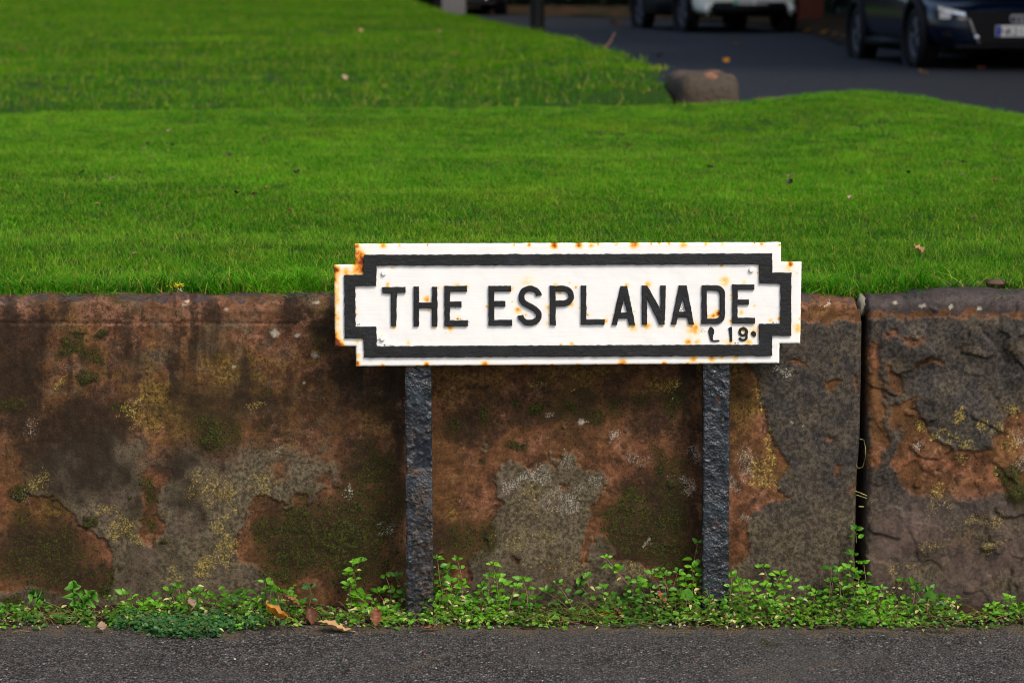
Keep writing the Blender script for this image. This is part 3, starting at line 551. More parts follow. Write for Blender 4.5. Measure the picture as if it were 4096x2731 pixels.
RUST += [c2(*p[:2]) + tuple(p[2:]) for p in [(150,85,30,.85),(260,85,26,.6),(670,72,34,1.2),(830,75,12,.7),(1130,75,34,.6),(1340,75,16,.6),(1860,75,16,.7),(1800,70,8,.9),(2135,265,24,1.1),(2120,290,60,.3),(1515,425,42,.6),(1490,280,14,.6),(2205,865,46,.5),(655,855,40,.55),(790,845,34,.6),(920,850,20,.4),(1225,870,58,.62),(1175,1000,26,.7),(1460,725,28,1.),(1410,750,22,.7),(1380,770,30,.5),(560,1198,34,.7),(1225,1150,36,.5),(1400,1150,34,.5),(1490,1140,22,.45),(1615,1145,28,.45),(1170,1203,16,.8),(950,1203,20,.9),(1290,1203,12,.8),(800,460,34,.45),(600,470,22,.6),(85,1015,18,.6),(1690,880,30,.5),(1580,600,12,.5),(1575,560,12,.5),(1575,800,18,.6),(1830,350,10,.7),(1828,300,10,.5),(2030,780,18,.6),(1950,795,18,.6),(670,710,8,.7),(400,800,20,.6),(235,745,12,.7),(465,745,10,.7),(120,485,14,.6),(60,445,10,.5),(1040,840,16,.5),(1800,655,14,.4),(2035,85,12,1.),(2195,355,10,.5),(2222,780,10,.7),(130,1215,14,.8),(310,1208,10,.8),(1720,1200,14,.6),(1300,490,10,.6),(735,650,8,.6),(160,680,10,.6),(1670,720,24,.4),(1700,440,26,.3),(1800,890,60,.3),(500,80,14,.6),(330,80,16,.5),(1000,72,16,.7),(905,72,10,.8),(1500,75,20,.4),(80,640,24,.6),(1260,1000,30,.4),(1560,1015,60,.25),(1740,1000,40,.35)]]
rust = np.zeros_like(UU); grime = np.zeros_like(UU)
v_mid = lambda q_: 1219 - 10.5 * (q_ - 1340) / 1857
for (px, py, r, pk) in RUST:
    u, v = S(px, py); rr = r / 2.352 * .000578 * .92; pk = pk * (.82 if abs(v_mid(px) - py) < 150 else 1); dd = np.hypot(UU - u, VV - v) / rr
    rust = np.maximum(rust, pk * np.exp(-dd * dd * .9)) + .12 * pk * np.exp(-dd * dd * .18)
for (px, py, rx, ry, pk) in [(*c1(885,600),18,14,.5),(*c1(1240,785),60,14,.4),(*c1(590,1026),60,8,.5),(*c1(500,985),16,30,.5),(*c1(1350,815),10,30,.4),(*c2(1120,690),24,34,.45),(*c2(1670,585),30,8,.5),(*c2(1975,815),40,8,.55),(*c2(1380,275),26,10,.6),(*c2(1630,1008),30,8,.5),(*c2(240,772),24,6,.5),(*c1(1130,915),90,16,.26),(*c2(1310,890),40,30,.3),(*c1(315,835),20,10,.5),(*c1(1210,675),30,8,.45),(*c1(650,545),70,8,.4)]:
    u, v = S(px, py); k = .000578 / 2.352 * 1.1; grime = np.maximum(grime, pk * np.exp(-((UU - u) / (rx * k))**2 - ((VV - v) / (ry * k))**2))
edge_d = np.minimum(np.minimum(UU - U0, U1 - UU), np.minimum(Vt(UU) - VV, VV - Vb(UU)))
rust = np.minimum(rust, .95) + .3 * sstep(.006, .0, edge_d) * sstep(.05, .5, fbm(UU * 55, VV * 55, 77, 4))
rust = rust + .38 * sstep(.020, .002, UU - U0) * (1 + .6 * fbm(UU * 40, VV * 40, 79, 3))
yy = -.014 - .0006 * fbm(UU * 18, VV * 18, 78, 3); vx = UU.copy(); vz = VV.copy()
used = np.zeros((nu, nf), int); used[:-1, :-1] += keep; used[1:, :-1] += keep; used[:-1, 1:] += keep; used[1:, 1:] += keep
bd = (used > 0) & (used < 4); bd[iA, j1] = bd[iA, j2] = bd[iB, j1] = bd[iB, j2] = True
yy = np.where(bd, yy + .0022, yy)
vz = vz + np.where(bd, .0006 * fbm(UU * 60, VV * 60, 80, 2), 0); vx = vx + np.where(bd, .0006 * fbm(UU * 60, VV * 60, 81, 2), 0)
V1 = np.stack([vx, yy, vz], -1).reshape(-1, 3); V2 = V1.copy(); V2[:, 1] = 0
q = grid_faces(nu, nf).reshape(nu - 1, nf - 1, 4)[keep]; N0 = len(V1)
cnt = {}
for f in q:
    for a, b in ((f[0], f[1]), (f[1], f[2]), (f[2], f[3]), (f[3], f[0])): 
        if bd.ravel()[a] and bd.ravel()[b]: cnt[(a, b)] = 1
side = [(b, a, a + N0, b + N0) for (a, b) in cnt if (b, a) not in cnt]
allq = np.concatenate([q, q[:, ::-1] + N0, np.array(side)])
usedv = np.unique(allq); remap = np.full(2 * N0, -1); remap[usedv] = np.arange(len(usedv))
VA = np.concatenate([V1, V2])[usedv]; two = lambda a: np.concatenate([a.ravel(), a.ravel()])[usedv]
link('plate', mesh_np('plate', VA, remap[allq], M_PLATE, True, {'rust': two(rust), 'grime': two(grime)}), sign)

BO = UV([(1456.5,1016.5),(3083,1011),(3084,1087),(3160,1087),(3159,1337),(3083,1338),(3083,1417.5),(1458,1424.5),(1454,1348),(1379.5,1348),(1378,1097),(1454,1096)])
BI = UV([(1506,1058),(3032.5,1053),(3033,1129),(3117.5,1131),(3118,1291),(3033,1292),(3032.5,1374),(1507,1380.5),(1506,1302.5),(1423,1303),(1421,1139.5),(1505,1139)])
link('border', flat('border', [BO, BI], M_BLACK, -.013, .0065, jit=.0006, seed=2), sign)

def arc(cx, cy, rx, ry, a0, a1, n=16): return [(cx + rx * math.cos(math.radians(a)), cy - ry * math.sin(math.radians(a))) for a in np.linspace(a0, a1, n)]
def stroke(path, w):
    P = np.array(path, float); T = np.gradient(P, axis=0); T /= np.linalg.norm(T, axis=1)[:, None]; Nn = np.stack([-T[:, 1], T[:, 0]], 1) * w / 2
    return [tuple(p) for p in P + Nn] + [tuple(p) for p in (P - Nn)[::-1]]
Eo = lambda x0, xs, xt, xm, xb, y0, y0b, m0, m1, b0, b1: [(x0,y0),(xt,y0),(xt,y0b),(xs,y0b),(xs,m0),(xm,m0),(xm,m1),(xs,m1),(xs,b0),(xb,b0),(xb,b1),(x0,b1)]
Spath = arc(1927, 570, 82, 76, 8, 180, 16) + [(1848,600),(1866,628),(1900,648),(1940,668),(1975,690),(1998,715)] + arc(1922, 742, 86, 74, 10, -90, 12) + arc(1922, 742, 86, 74, -100, -176, 9)
L1 = [('T', [[(541,483),(756,481),(757,531),(677,534),(670,843),(622,845),(620,540),(541,536)]]),
 ('H', [[(834,478),(882,478),(882,627),(1006,627),(1006,478),(1055,478),(1054,846),(1006,846),(1006,677),(882,677),(882,846),(834,846)]]),
 ('E', [Eo(1124,1172,1331,1280,1341,472,522,617,665,794,846)]), ('E', [Eo(1537,1588,1746,1692,1757,471,520,613,662,790,841)]),
 ('S', [stroke(Spath, 50)]),
 ('P', [[(2113,470),(2240,470)] + arc(2240, 565, 95, 95, 85, -85, 14) + [(2240,660),(2163,662),(2163,834),(2113,834)], [(2163,520),(2235,520)] + arc(2235, 564, 54, 44, 80, -80, 10) + [(2235,608),(2163,608)]])]
L2 = [('L', [[(170,468),(218,468),(218,785),(388,785),(388,831),(170,831)]]),
 ('A', [[(540,472),(600,472),(676,833),(622,833),(608,771),(516,771),(505,833),(458,833)], [(571,588),(602,720),(540,720)]]),
 ('N', [[(742,468),(790,468),(915,690),(915,468),(963,468),(953,831),(905,831),(788,588),(786,831),(742,831)]]),
 ('A', [[(1090,466),(1158,466),(1227,828),(1180,828),(1166,764),(1075,764),(1062,828),(1014,828)], [(1121,582),(1153,714),(1087,714)]]),
 ('D', [[(1302,465),(1440,465)] + arc(1440, 543, 77, 78, 85, 0, 8) + arc(1440, 748, 77, 77, 0, -85, 8) + [(1440,825),(1300,825)], [(1345,512),(1430,512)] + arc(1430, 550, 42, 38, 80, 0, 6) + arc(1430, 738, 42, 40, 0, -80, 6) + [(1430,778),(1350,778)]]),
 ('E', [Eo(1590,1636,1792,1741,1800,458,505,598,645,770,821)]),
 ('L', [[(1380,858),(1398,857),(1417,880),(1416,915),(1408,935),(1406,975),(1420,980),(1466,980),(1467,990),(1420,992),(1388,988),(1376,955),(1364,900),(1368,878)]]),
 ('1', [[(1550,872),(1572,858),(1586,856),(1587,925),(1584,990),(1570,992),(1564,980),(1562,925),(1557,890)]]),
 ('9', [[(1690,855)] + arc(1690, 902, 45, 46, 80, -20, 10) + [(1733,940)] + arc(1690, 945, 44, 43, -10, -160, 12) + arc(1690, 945, 26, 24, -160, -20, 9) + [(1712,936)] + arc(1688, 902, 42, 40, -60, -265, 16), arc(1690, 902, 20, 22, 0, -345, 12)]),
 ('dot', [[(1775,897),(1790,892),(1806,906),(1811,925),(1805,945),(1790,948),(1772,930),(1768,912)]])]
for conv, LL in ((c1, L1), (c2, L2)):
    for k, (nm, loops) in enumerate(LL):
        sm = nm in ('1', '9', 'dot') or (nm == 'L' and k == 6)
        o = link('full_stop' if nm == 'dot' else ('numeral' if nm in '19' else 'letter'), flat('letter', [UV([conv(*p) for p in lp]) for lp in loops], M_BLACK, -.013, .004 if sm else .0065, .0008 if sm else .0013, .0005, seed=k * 5 + (20 if conv is c2 else 0)), sign)
        o['label'] = {'dot': 'small black dot after the postcode'}.get(nm, ('small ' if sm else 'large ') + 'raised black ' + nm)
for (px, py, dome) in [(*c1(551,353), 0), (*c1(540,965), 0), (*c2(1766,320), 1)]:
    u, v = S(px, py); b = bmesh.new(); bmesh.ops.create_cone(b, cap_ends=True, segments=24 if dome else 6, radius1=.0066, radius2=.0052, depth=.006)
    bmesh.ops.bevel(b, geom=b.edges[:], offset=.0009, segments=2, affect='EDGES')
    bmesh.ops.rotate(b, verts=b.verts, matrix=Matrix.Rotation(math.pi / 2, 3, 'X')); bmesh.ops.translate(b, verts=b.verts, vec=(u, -.0165, v))
    o = link('bolt', bm_mesh('bolt', b, M_PLATE), sign)
z_at = lambda py: S(1700, py)[1]
# posts: pitted flat bars behind the plate
def post(pxs, ytop, zbot, seed, rustf):
    (a0, b0), (a1, b1) = pxs; uL0, vT = S(a0, ytop, -.012); uR0, _ = S(b0, ytop, -.012); uL1, vB = S(a1, 2450, -.012); uR1, _ = S(b1, 2450, -.012)
    rs = .0025; hz = vT + .2 - zbot; n1 = 26; n2 = 9; nz = int(hz / rs)
    per = [(i / n1, 0.0) for i in range(n1)] + [(1.0, j / n2) for j in range(n2)] + [(1 - i / 4, 1.0) for i in range(4)] + [(0.0, 1 - j / n2) for j in range(n2)]
    per = np.array(per); zz = np.linspace(zbot, vT + .2, nz); th = .022
    Z, Pu = np.meshgrid(zz, per[:, 0], indexing='ij'); _, Pv = np.meshgrid(zz, per[:, 1], indexing='ij')
    uL = np.interp(Z, [vB, vT], [uL1, uL0]); uR = np.interp(Z, [vB, vT], [uR1, uR0]); U = lerp(uL, uR, Pu); Y = .0005 + Pv * th
    px = (U - uL) / (uR - uL) * 60; q1 = fbm(U * 120, Z * 120, seed, 3); q2 = fbm(U * 34, Z * 34, seed + 5, 3); q3 = sstep(.15, .6, fbm(U * 60, Z * 60, seed + 8, 2))
    front = (Pv < .01); D = (.0007 * q1 * sstep(-.4, .5, q2) + .0016 * q2 + .0018 * q3) * front
    D = D - .003 * np.exp(-((Z - .36) / .045)**2) * np.exp(-((Pu - .62) / .3)**2) * front * (seed == 1)
    Y = Y - D; cr = (np.abs(Pu - .5) > .49) & front; Y = Y + cr * .0025
    U = U + .0008 * fbm(Z * 60, Z * 0 + Pu * 3, seed + 3, 2) * ((Pu < .02) | (Pu > .98))
    nz_, npr = Z.shape; i = np.arange(nz_ - 1)[:, None] * npr; j = np.arange(npr)[None, :]; jn = (np.arange(npr)[None, :] + 1) % npr
    Q = np.stack([i + j, i + jn, i + npr + jn, i + npr + j], -1).reshape(-1, 4)
    return link('post', mesh_np('post', np.stack([U, Y, Z], -1).reshape(-1, 3), Q, M_POST, True, {'rust': rustf(Pu, Z), 'smooth': (sstep(.25, .4, Pu + .1 * q2) * sstep(z_at(1885), z_at(1870), Z + .006 * q2) * sstep(z_at(1745), z_at(1765), Z + .006 * q2) if seed == 1 else 0 * Z)}), sign)
p1 = post(((1620, 1725), (1627, 1735)), 1470, -.08, 1, lambda u, z: np.clip(.7 * np.exp(-((z - z_at(1895) - .012 * (.5 - u)) / .010)**2) + .34 + .12 * sstep(z_at(1950), z_at(2150), z) * sstep(.2, .5, u) + .25 * np.exp(-((z - z_at(1980)) / .04)**2) * (u > .4) - .15 * (z > z_at(1700)) + .7 * sstep(z_at(1490), z_at(1465), z) * (u > .7), 0, 1))
p2 = post(((2811, 2917), (2807, 2912)), 1455, -.08, 11, lambda u, z: np.clip(.08 + .5 * sstep(z_at(1475), z_at(1455), z) * 1.0, 0, 1))
p1['label'] = 'rust scarred left sign post'; p2['label'] = 'dark blue-black pitted right sign post'

# ------------------------------------------------------------------ grass
def blades(n, rad, h0, h1, w, lean, seed, seg=3):
    r = np.random.default_rng(seed); V = []; Q = []; T = []; tip = []; dry = []
    for k in range(n):
        a = r.uniform(0, 6.283); R = rad * math.sqrt(r.uniform()); bx, by = R * math.cos(a), R * math.sin(a); h = r.uniform(h0, h1); ang = r.uniform(0, 6.283); ln = r.uniform(.15, 1) * lean * h
        dx, dy = math.cos(ang), math.sin(ang); wa = r.uniform(0, 6.283); wx, wy = math.cos(wa) * w / 2, math.sin(wa) * w / 2; d = 1.0 if r.uniform() < .09 else (0.4 if r.uniform() < .2 else 0.0); b0 = len(V)
        for i in range(seg):
            t = i / seg; x, y, z = bx + dx * ln * t * t, by + dy * ln * t * t, h * t * (1 - .25 * lean * t) - .006; s = 1 - .55 * t
            V += [(x - wx * s, y - wy * s, z), (x + wx * s, y + wy * s, z)]; tip += [t, t]; dry += [d, d]
        V.append((bx + dx * ln, by + dy * ln, h * (1 - .25 * lean) - .006)); tip.append(1); dry.append(d)
        for i in range(seg - 1): Q.append((b0 + 2 * i, b0 + 2 * i + 1, b0 + 2 * i + 3, b0 + 2 * i + 2))
        T.append((b0 + 2 * seg - 2, b0 + 2 * seg - 1, b0 + 2 * seg))
    return V, Q, T, tip, dry
tufts = bpy.data.collections.new('grass_tufts'); tufts_far = bpy.data.collections.new('grass_tufts_far')
for k in range(6):
    V, Q, T, tp, dr = blades(58, .05, .012, .031, .0019, .8, 100 + k, 2)
    tufts.objects.link(bpy.data.objects.new('tuft', mesh_np('tuft', V, Q, M_GRASS, False, {'tip': tp, 'dry': dr}, tri=T)))
    V, Q, T, tp, dr = blades(30, .09, .02, .045, .005, .7, 200 + k, 1)
    tufts_far.objects.link(bpy.data.objects.new('tuft', mesh_np('tuft', V, Q, M_GRASSB, False, {'tip': tp, 'dry': dr}, tri=T)))
def scatter(obj, coll, density, smin, smax, seed, dens_attr=None, align=False):
    ng = bpy.data.node_groups.new('scatter', 'GeometryNodeTree'); ng.interface.new_socket('Geometry', in_out='INPUT', socket_type='NodeSocketGeometry'); ng.interface.new_socket('Geometry', in_out='OUTPUT', socket_type='NodeSocketGeometry')
    N, L = ng.nodes, ng.links; gi = N.new('NodeGroupInput'); go = N.new('NodeGroupOutput')
    dp = N.new('GeometryNodeDistributePointsOnFaces'); dp.inputs['Density'].default_value = density; dp.inputs['Seed'].default_value = seed; L.new(gi.outputs[0], dp.inputs['Mesh'])
    if dens_attr:
        na = N.new('GeometryNodeInputNamedAttribute'); na.data_type = 'FLOAT'; na.inputs['Name'].default_value = dens_attr
        mm = N.new('ShaderNodeMath'); mm.operation = 'MULTIPLY'; L.new(na.outputs[0], mm.inputs[0]); mm.inputs[1].default_value = density; L.new(mm.outputs[0], dp.inputs['Density'])
    ci = N.new('GeometryNodeCollectionInfo'); ci.inputs['Collection'].default_value = coll; ci.inputs['Separate Children'].default_value = True; ci.inputs['Reset Children'].default_value = True
    ip = N.new('GeometryNodeInstanceOnPoints'); L.new(dp.outputs['Points'], ip.inputs['Points']); L.new(ci.outputs[0], ip.inputs['Instance']); ip.inputs['Pick Instance'].default_value = True
    rv = N.new('FunctionNodeRandomValue'); rv.data_type = 'FLOAT_VECTOR'; rv.inputs[0].default_value = (0, 0, 0) if not align else (-3, -3, 0); rv.inputs[1].default_value = (.15, .15, 6.283) if not align else (3, 3, 6.283); L.new(rv.outputs[0], ip.inputs['Rotation'])
    rs = N.new('FunctionNodeRandomValue'); rs.data_type = 'FLOAT'; rs.inputs[2].default_value = smin; rs.inputs[3].default_value = smax; L.new(rs.outputs[1], ip.inputs['Scale'])
    L.new(ip.outputs[0], go.inputs[0]); m = obj.modifiers.new('scatter', 'NODES'); m.node_group = ng
gx = np.linspace(-3.6, 4.6, 90)
near = sheet('lawn_grass', gx, np.linspace(.075, 6.95, 80), lawn_a, M_GRASS, lambda X, Y: {'dens': np.clip(1.25 - Y * .09, .6, 1.2) * (.8 + .35 * fbm(X * 2, Y * 2, 15, 3))})
og = tag(link('lawn_grass', near), 'short mown bright green grass of the near lawn behind the wall', 'grass', kind='stuff'); scatter(og, tufts, 620, .7, 1.25, 3, 'dens')
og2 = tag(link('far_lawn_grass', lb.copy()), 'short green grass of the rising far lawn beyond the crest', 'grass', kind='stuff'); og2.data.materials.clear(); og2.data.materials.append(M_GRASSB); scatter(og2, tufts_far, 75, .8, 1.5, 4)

# longer, untrimmed grass along the top of the wall
A_ = Acc(); tips = []; drs = []; r = np.random.default_rng(5)
VV_, QQ, TT, tp, dr = [], [], [], [], []
def fringe_clump(x, y, n, h0, h1, lean, rad, sd, drp=.08):
    v, q, t, a, d = blades(n, rad, h0, h1, .0036, lean, sd, 3); b0 = len(VV_); z = float(lawn_a(x, y)) - .004
    VV_.extend([(x + p[0], y + p[1], z + p[2]) for p in v]); QQ.extend([tuple(i + b0 for i in f) for f in q]); TT.extend([tuple(i + b0 for i in f) for f in t]); tp.extend(a); dr.extend(d)
for k in range(760):
    x = r.uniform(-2.3, 2.5); px = proj(x, .13, .74)[0]
    m = .6 + .5 * float(perlin(x * 3.1, 2.2, 8)) + (.35 if 2100 > px > 600 else 0)
    fringe_clump(x, r.uniform(.05, .13), 11, .022, .040 + .045 * max(0, m), 1.3, .018, 1000 + k)
for k in range(480):
    x = r.uniform(-2.3, 2.5)
    if float(perlin(x * 4.3, 7.7, 12)) > -.1: fringe_clump(x, r.uniform(.022, .06), 6, .03, r.uniform(.05, .09), 1.9, .014, 5000 + k)
for (px, hh) in [(60,.05),(200,.06),(330,.055),(640,.06),(820,.07),(880,.075),(960,.06),(1080,.075),(1180,.07),(1250,.08),(3300,.06),(3560,.075),(3660,.1),(3720,.085),(3780,.07),(3860,.06),(4060,.05)]:
    p = at_Y(px, 1180, .09); fringe_clump(p[0], .09, 30, .035, hh * 1.5, 1.5, .03, 3000 + px)
fr_ = link('grass_fringe', mesh_np('grass_fringe', VV_, QQ, M_FRINGE, False, {'tip': tp, 'dry': dr}, tri=TT)); tag(fr_, 'long untrimmed grass blades along the top edge of the wall', 'grass', kind='stuff')

# ------------------------------------------------------------------ weeds at the foot of the wall
def leaf_mesh(name, L, Wd, fold, curl, mat, tip=1.0, n=5):
    """ovate leaf from the origin along +Y, face up +Z"""
    V = []; Q = []
    for i in range(n + 1):
        t = i / n; w = Wd / 2 * (math.sin(math.pi * min(1, t * .93 + .07))**.75) * (1 - .35 * max(0, t - .45) * tip); w = w if i < n else .0003
        z = -curl * L * t * t
        V += [(-w, L * t, z + fold * w), (0, L * t, z - .1 * w), (w, L * t, z + fold * w)]
    for i in range(n):
        b = 3 * i; Q += [(b, b + 1, b + 4, b + 3), (b + 1, b + 2, b + 5, b + 4)]
    return mesh_np(name, V, Q, mat, True)
LEAF = [leaf_mesh('leaf', .017, .011, .35, .25, M_WEED), leaf_mesh('leaf', .014, .0105, .25, .1, M_WEED), leaf_mesh('leaf', .020, .0115, .4, .35, M_WEED), leaf_mesh('leaf', .012, .008, .5, .0, M_WEED)]
LEAFP = [leaf_mesh('leaf', .014, .007, .6, .5, M_PALE), leaf_mesh('leaf', .011, .006, .5, .7, M_PALE)]
LEAFD = [leaf_mesh('leaf', .018, .012, .3, .2, M_CLOVER)]
def leaf_matrix(p, dirv, up, s):
    y = Vector(dirv).normalized(); z = Vector(up) - y * Vector(up).dot(y); z.normalize(); x = y.cross(z)
    m = Matrix((x, y, z)).transposed().to_4x4(); m.translation = Vector(p); return m @ Matrix.Diagonal((s, s, s, 1))
def sprig(px, py, base=None, label='', group='chickweed sprigs along the wall foot', Yt=-.035, seed=0, scale=1.08, pale=.14, leaves=LEAF):
    r = random.Random(seed * 17 + int(px) * 3 + int(py)); T = at_Y(px, py, Yt + r.uniform(-.012, .006))
    if base is None: bx = T[0] + r.uniform(-.03, .03); B = np.array([bx, Yt - r.uniform(.0, .05), .012])
    else: B = at_Y(base[0], base[1], Yt - .01)
    root = tag(empty('chickweed_sprig', B), label, 'weed', group)
    L = np.linalg.norm(T - B); n = max(3, int(L / .018)); bow = np.array([r.uniform(-.15, .15) * L, r.uniform(-.12, .0) * L, 0])
    pt = lambda t: (B + (T - B) * t + bow * math.sin(math.pi * t)) - B
    P = [pt(i / n) for i in range(n + 1)]
    V, Q = tube(P, np.linspace(.0013, .0008, n + 1) * scale, 5); link('stem', mesh_np('stem', V, Q, M_STEMR if r.random() < .5 else M_STEM), root)
    ph = r.uniform(0, 3.14)
    def put(p, ang, el, s, pl=False):
        d = (math.cos(ang) * math.cos(el), math.sin(ang) * math.cos(el), math.sin(el)); up = (r.uniform(-.3, .3), -.75 + r.uniform(-.3, .3), .8)
        o = bpy.data.objects.new('leaf', r.choice(LEAFP if pl else leaves)); COL.objects.link(o); o.parent = root
        st = .005 * s; o.matrix_local = leaf_matrix(Vector(p) + Vector(d) * st, d, up, s)
    for i in range(1, n):
        if i / n < .25 and n > 4 and r.random() < .5: continue
        a = ph + i * 1.57
        for k in (0, 1): put(P[i], a + k * math.pi + r.uniform(-.4, .4), r.uniform(-.1, .5), scale * r.uniform(.65, 1.1), r.random() < pale)
    for k in range(5): put(P[n], ph + k * 1.257, r.uniform(.15, .9), scale * r.uniform(.6, 1.05))
    if r.random() < .4: put(P[n], r.uniform(0, 6.28), 1.3, scale * .7)
    return root
ZL = 'leafy green chickweed sprig at the foot of the wall left of the posts'
ZC = 'leafy green chickweed sprig close beside the foot of the left post'
ZM = 'leafy green chickweed sprig at the wall foot between the two posts'
ZR = 'leafy green chickweed sprig at the wall foot right of the right post'
SPR = [(501,2381,ZL),(567,2420,ZL),(345,2415,ZL),(330,2390,ZL),(680,2362,ZL),(715,2352,ZL),(760,2385,ZL),(790,2370,ZL),(835,2385,ZL),(870,2400,ZL),(900,2430,ZL),(975,2420,ZL),(1060,2330,ZL),(1085,2352,ZL),(1110,2370,ZL),(1140,2375,ZL),(1040,2400,ZL),(640,2425,ZL),(600,2440,ZL),(1170,2390,ZL),(1200,2420,ZL),(80,2440,ZL),(20,2430,ZL),(960,2395,ZL),
 (1420,2250,ZC),(1440,2245,ZC),(1392,2300,ZC),(1435,2385,ZC),(1455,2400,ZC),(1400,2345,ZC),(1515,2375,ZC),(1545,2310,ZC),(1585,2310,ZC),(1580,2370,ZC),(1600,2390,ZC),(1645,2340,ZC),(1625,2370,ZC),(1750,2235,ZC),(1770,2290,ZC),(1765,2330,ZC),(1830,2240,ZC),(1795,2275,ZC),(1715,2365,ZC),(1740,2370,ZC),(1800,2330,ZC),(1850,2345,ZC),(1820,2370,ZC),(1870,2395,ZC),(1780,2400,ZC),(1840,2425,ZC),
 (1970,2258,ZM),(1955,2310,ZM),(1985,2310,ZM),(1930,2350,ZM),(2010,2340,ZM),(2090,2322,ZM),(2060,2350,ZM),(2040,2400,ZM),(2075,2390,ZM),(2140,2400,ZM),(2185,2368,ZM,(2270,2430)),(2230,2335,ZM,(2290,2430)),(2345,2312,ZM,(2370,2400)),(2320,2340,ZM,(2360,2410)),(2410,2355,ZM),(2440,2380,ZM),(2460,2400,ZM),(2425,2232,'long chickweed sprig arching up leftwards across the bare stone between the posts',(2555,2390)),(2465,2285,ZM,(2550,2390)),(2550,2330,ZM),(2520,2390,ZM),(2580,2350,ZM),(2640,2282,ZM),(2612,2300,ZM),(2660,2305,ZM),(2600,2350,ZM),(2670,2340,ZM),(2710,2292,ZM),(2735,2320,ZM),(2745,2345,ZM),(2700,2370,ZM),(2650,2380,ZM),(2760,2380,ZM),(2790,2175,'tall chickweed sprig climbing up the left side of the right post',(2785,2330)),(2770,2270,ZM),(2785,2290,ZM),(2790,2330,ZM),
 (3052,2268,'single thin chickweed sprig standing apart on the stone right of the right post',(3070,2345)),(3122,2300,ZR,(3100,2350)),(3165,2325,ZR),(2958,2330,ZR),(2925,2310,ZR),(3000,2338,ZR),(2985,2360,ZR),(2930,2370,ZR),(3060,2350,ZR),(3085,2370,ZR),(3140,2350,ZR),(3225,2360,ZR),(3260,2375,ZR),(3325,2275,ZR),(3350,2292,ZR),(3395,2278,ZR),(3410,2310,ZR),(3455,2258,ZR),(3440,2300,ZR),(3330,2330,ZR),(3370,2350,ZR),(3430,2345,ZR),(3480,2362,ZR),(3525,2355,ZR),(3505,2385,ZR),(3610,2325,ZR,(3570,2400)),(3655,2340,ZR),(3665,2365,ZR),(3715,2368,ZR),(3755,2395,ZR),(3800,2410,ZR),(3700,2400,ZR),(3560,2400,ZR),(3620,2400,ZR),(4040,2395,ZR),(3990,2425,ZR),(4080,2430,ZR),(3420,2122,'tiny chickweed sprig sprouting high in the open joint of the wall',(3425,2170)),(3415,2225,'small chickweed sprig low in the open joint of the wall',(3425,2290))]
ZN = [(200, 'chickweed sprig at the extreme left end of the wall foot'), (420, 'chickweed sprig growing among the sow thistle leaves'), (660, 'chickweed sprig just right of the sow thistle'), (900, 'chickweed sprig behind the low clover mat'), (1100, 'chickweed sprig above the curled orange leaf'), (1300, 'chickweed sprig above the tan oak leaf'), (1480, 'chickweed sprig a hand left of the left post'), (1680, 'chickweed sprig touching the left side of the left post'), (1790, 'chickweed sprig touching the right side of the left post'), (1900, 'chickweed sprig in the thick clump right of the left post'), (2110, 'chickweed sprig below the grey lichen patch, near its left side'), (2360, 'chickweed sprig leaning left below the grey lichen patch'), (2570, 'chickweed sprig midway between grey patch and right post'), (2690, 'chickweed sprig in the thick clump left of the right post'), (2900, 'chickweed sprig touching the left side of the right post'), (3030, 'chickweed sprig touching the right side of the right post'), (3200, 'chickweed sprig a hand right of the right post'), (3380, 'chickweed sprig just left of the open joint'), (3500, 'chickweed sprig directly below the open joint'), (3680, 'chickweed sprig just right of the open joint'), (3900, 'chickweed sprig below the rugged right slab'), (9999, 'chickweed sprig at the extreme right end of the wall foot')]
SPR = [((s[0], s[1], next(t for lim, t in ZN if s[0] < lim)) + tuple(s[3:])) if s[2] in (ZL, ZC, ZM, ZR) else s for s in SPR]
for k, s in enumerate(SPR): sprig(s[0], s[1], s[3] if len(s) > 3 else None, s[2], seed=k, Yt=-.02 if len(s) > 3 else -.045)
sprig(1240, 2352, (1236, 2420), 'dark bluish green sprig left of the withered oak leaf', 'dark weeds', seed=5, leaves=LEAFD, scale=1.1)

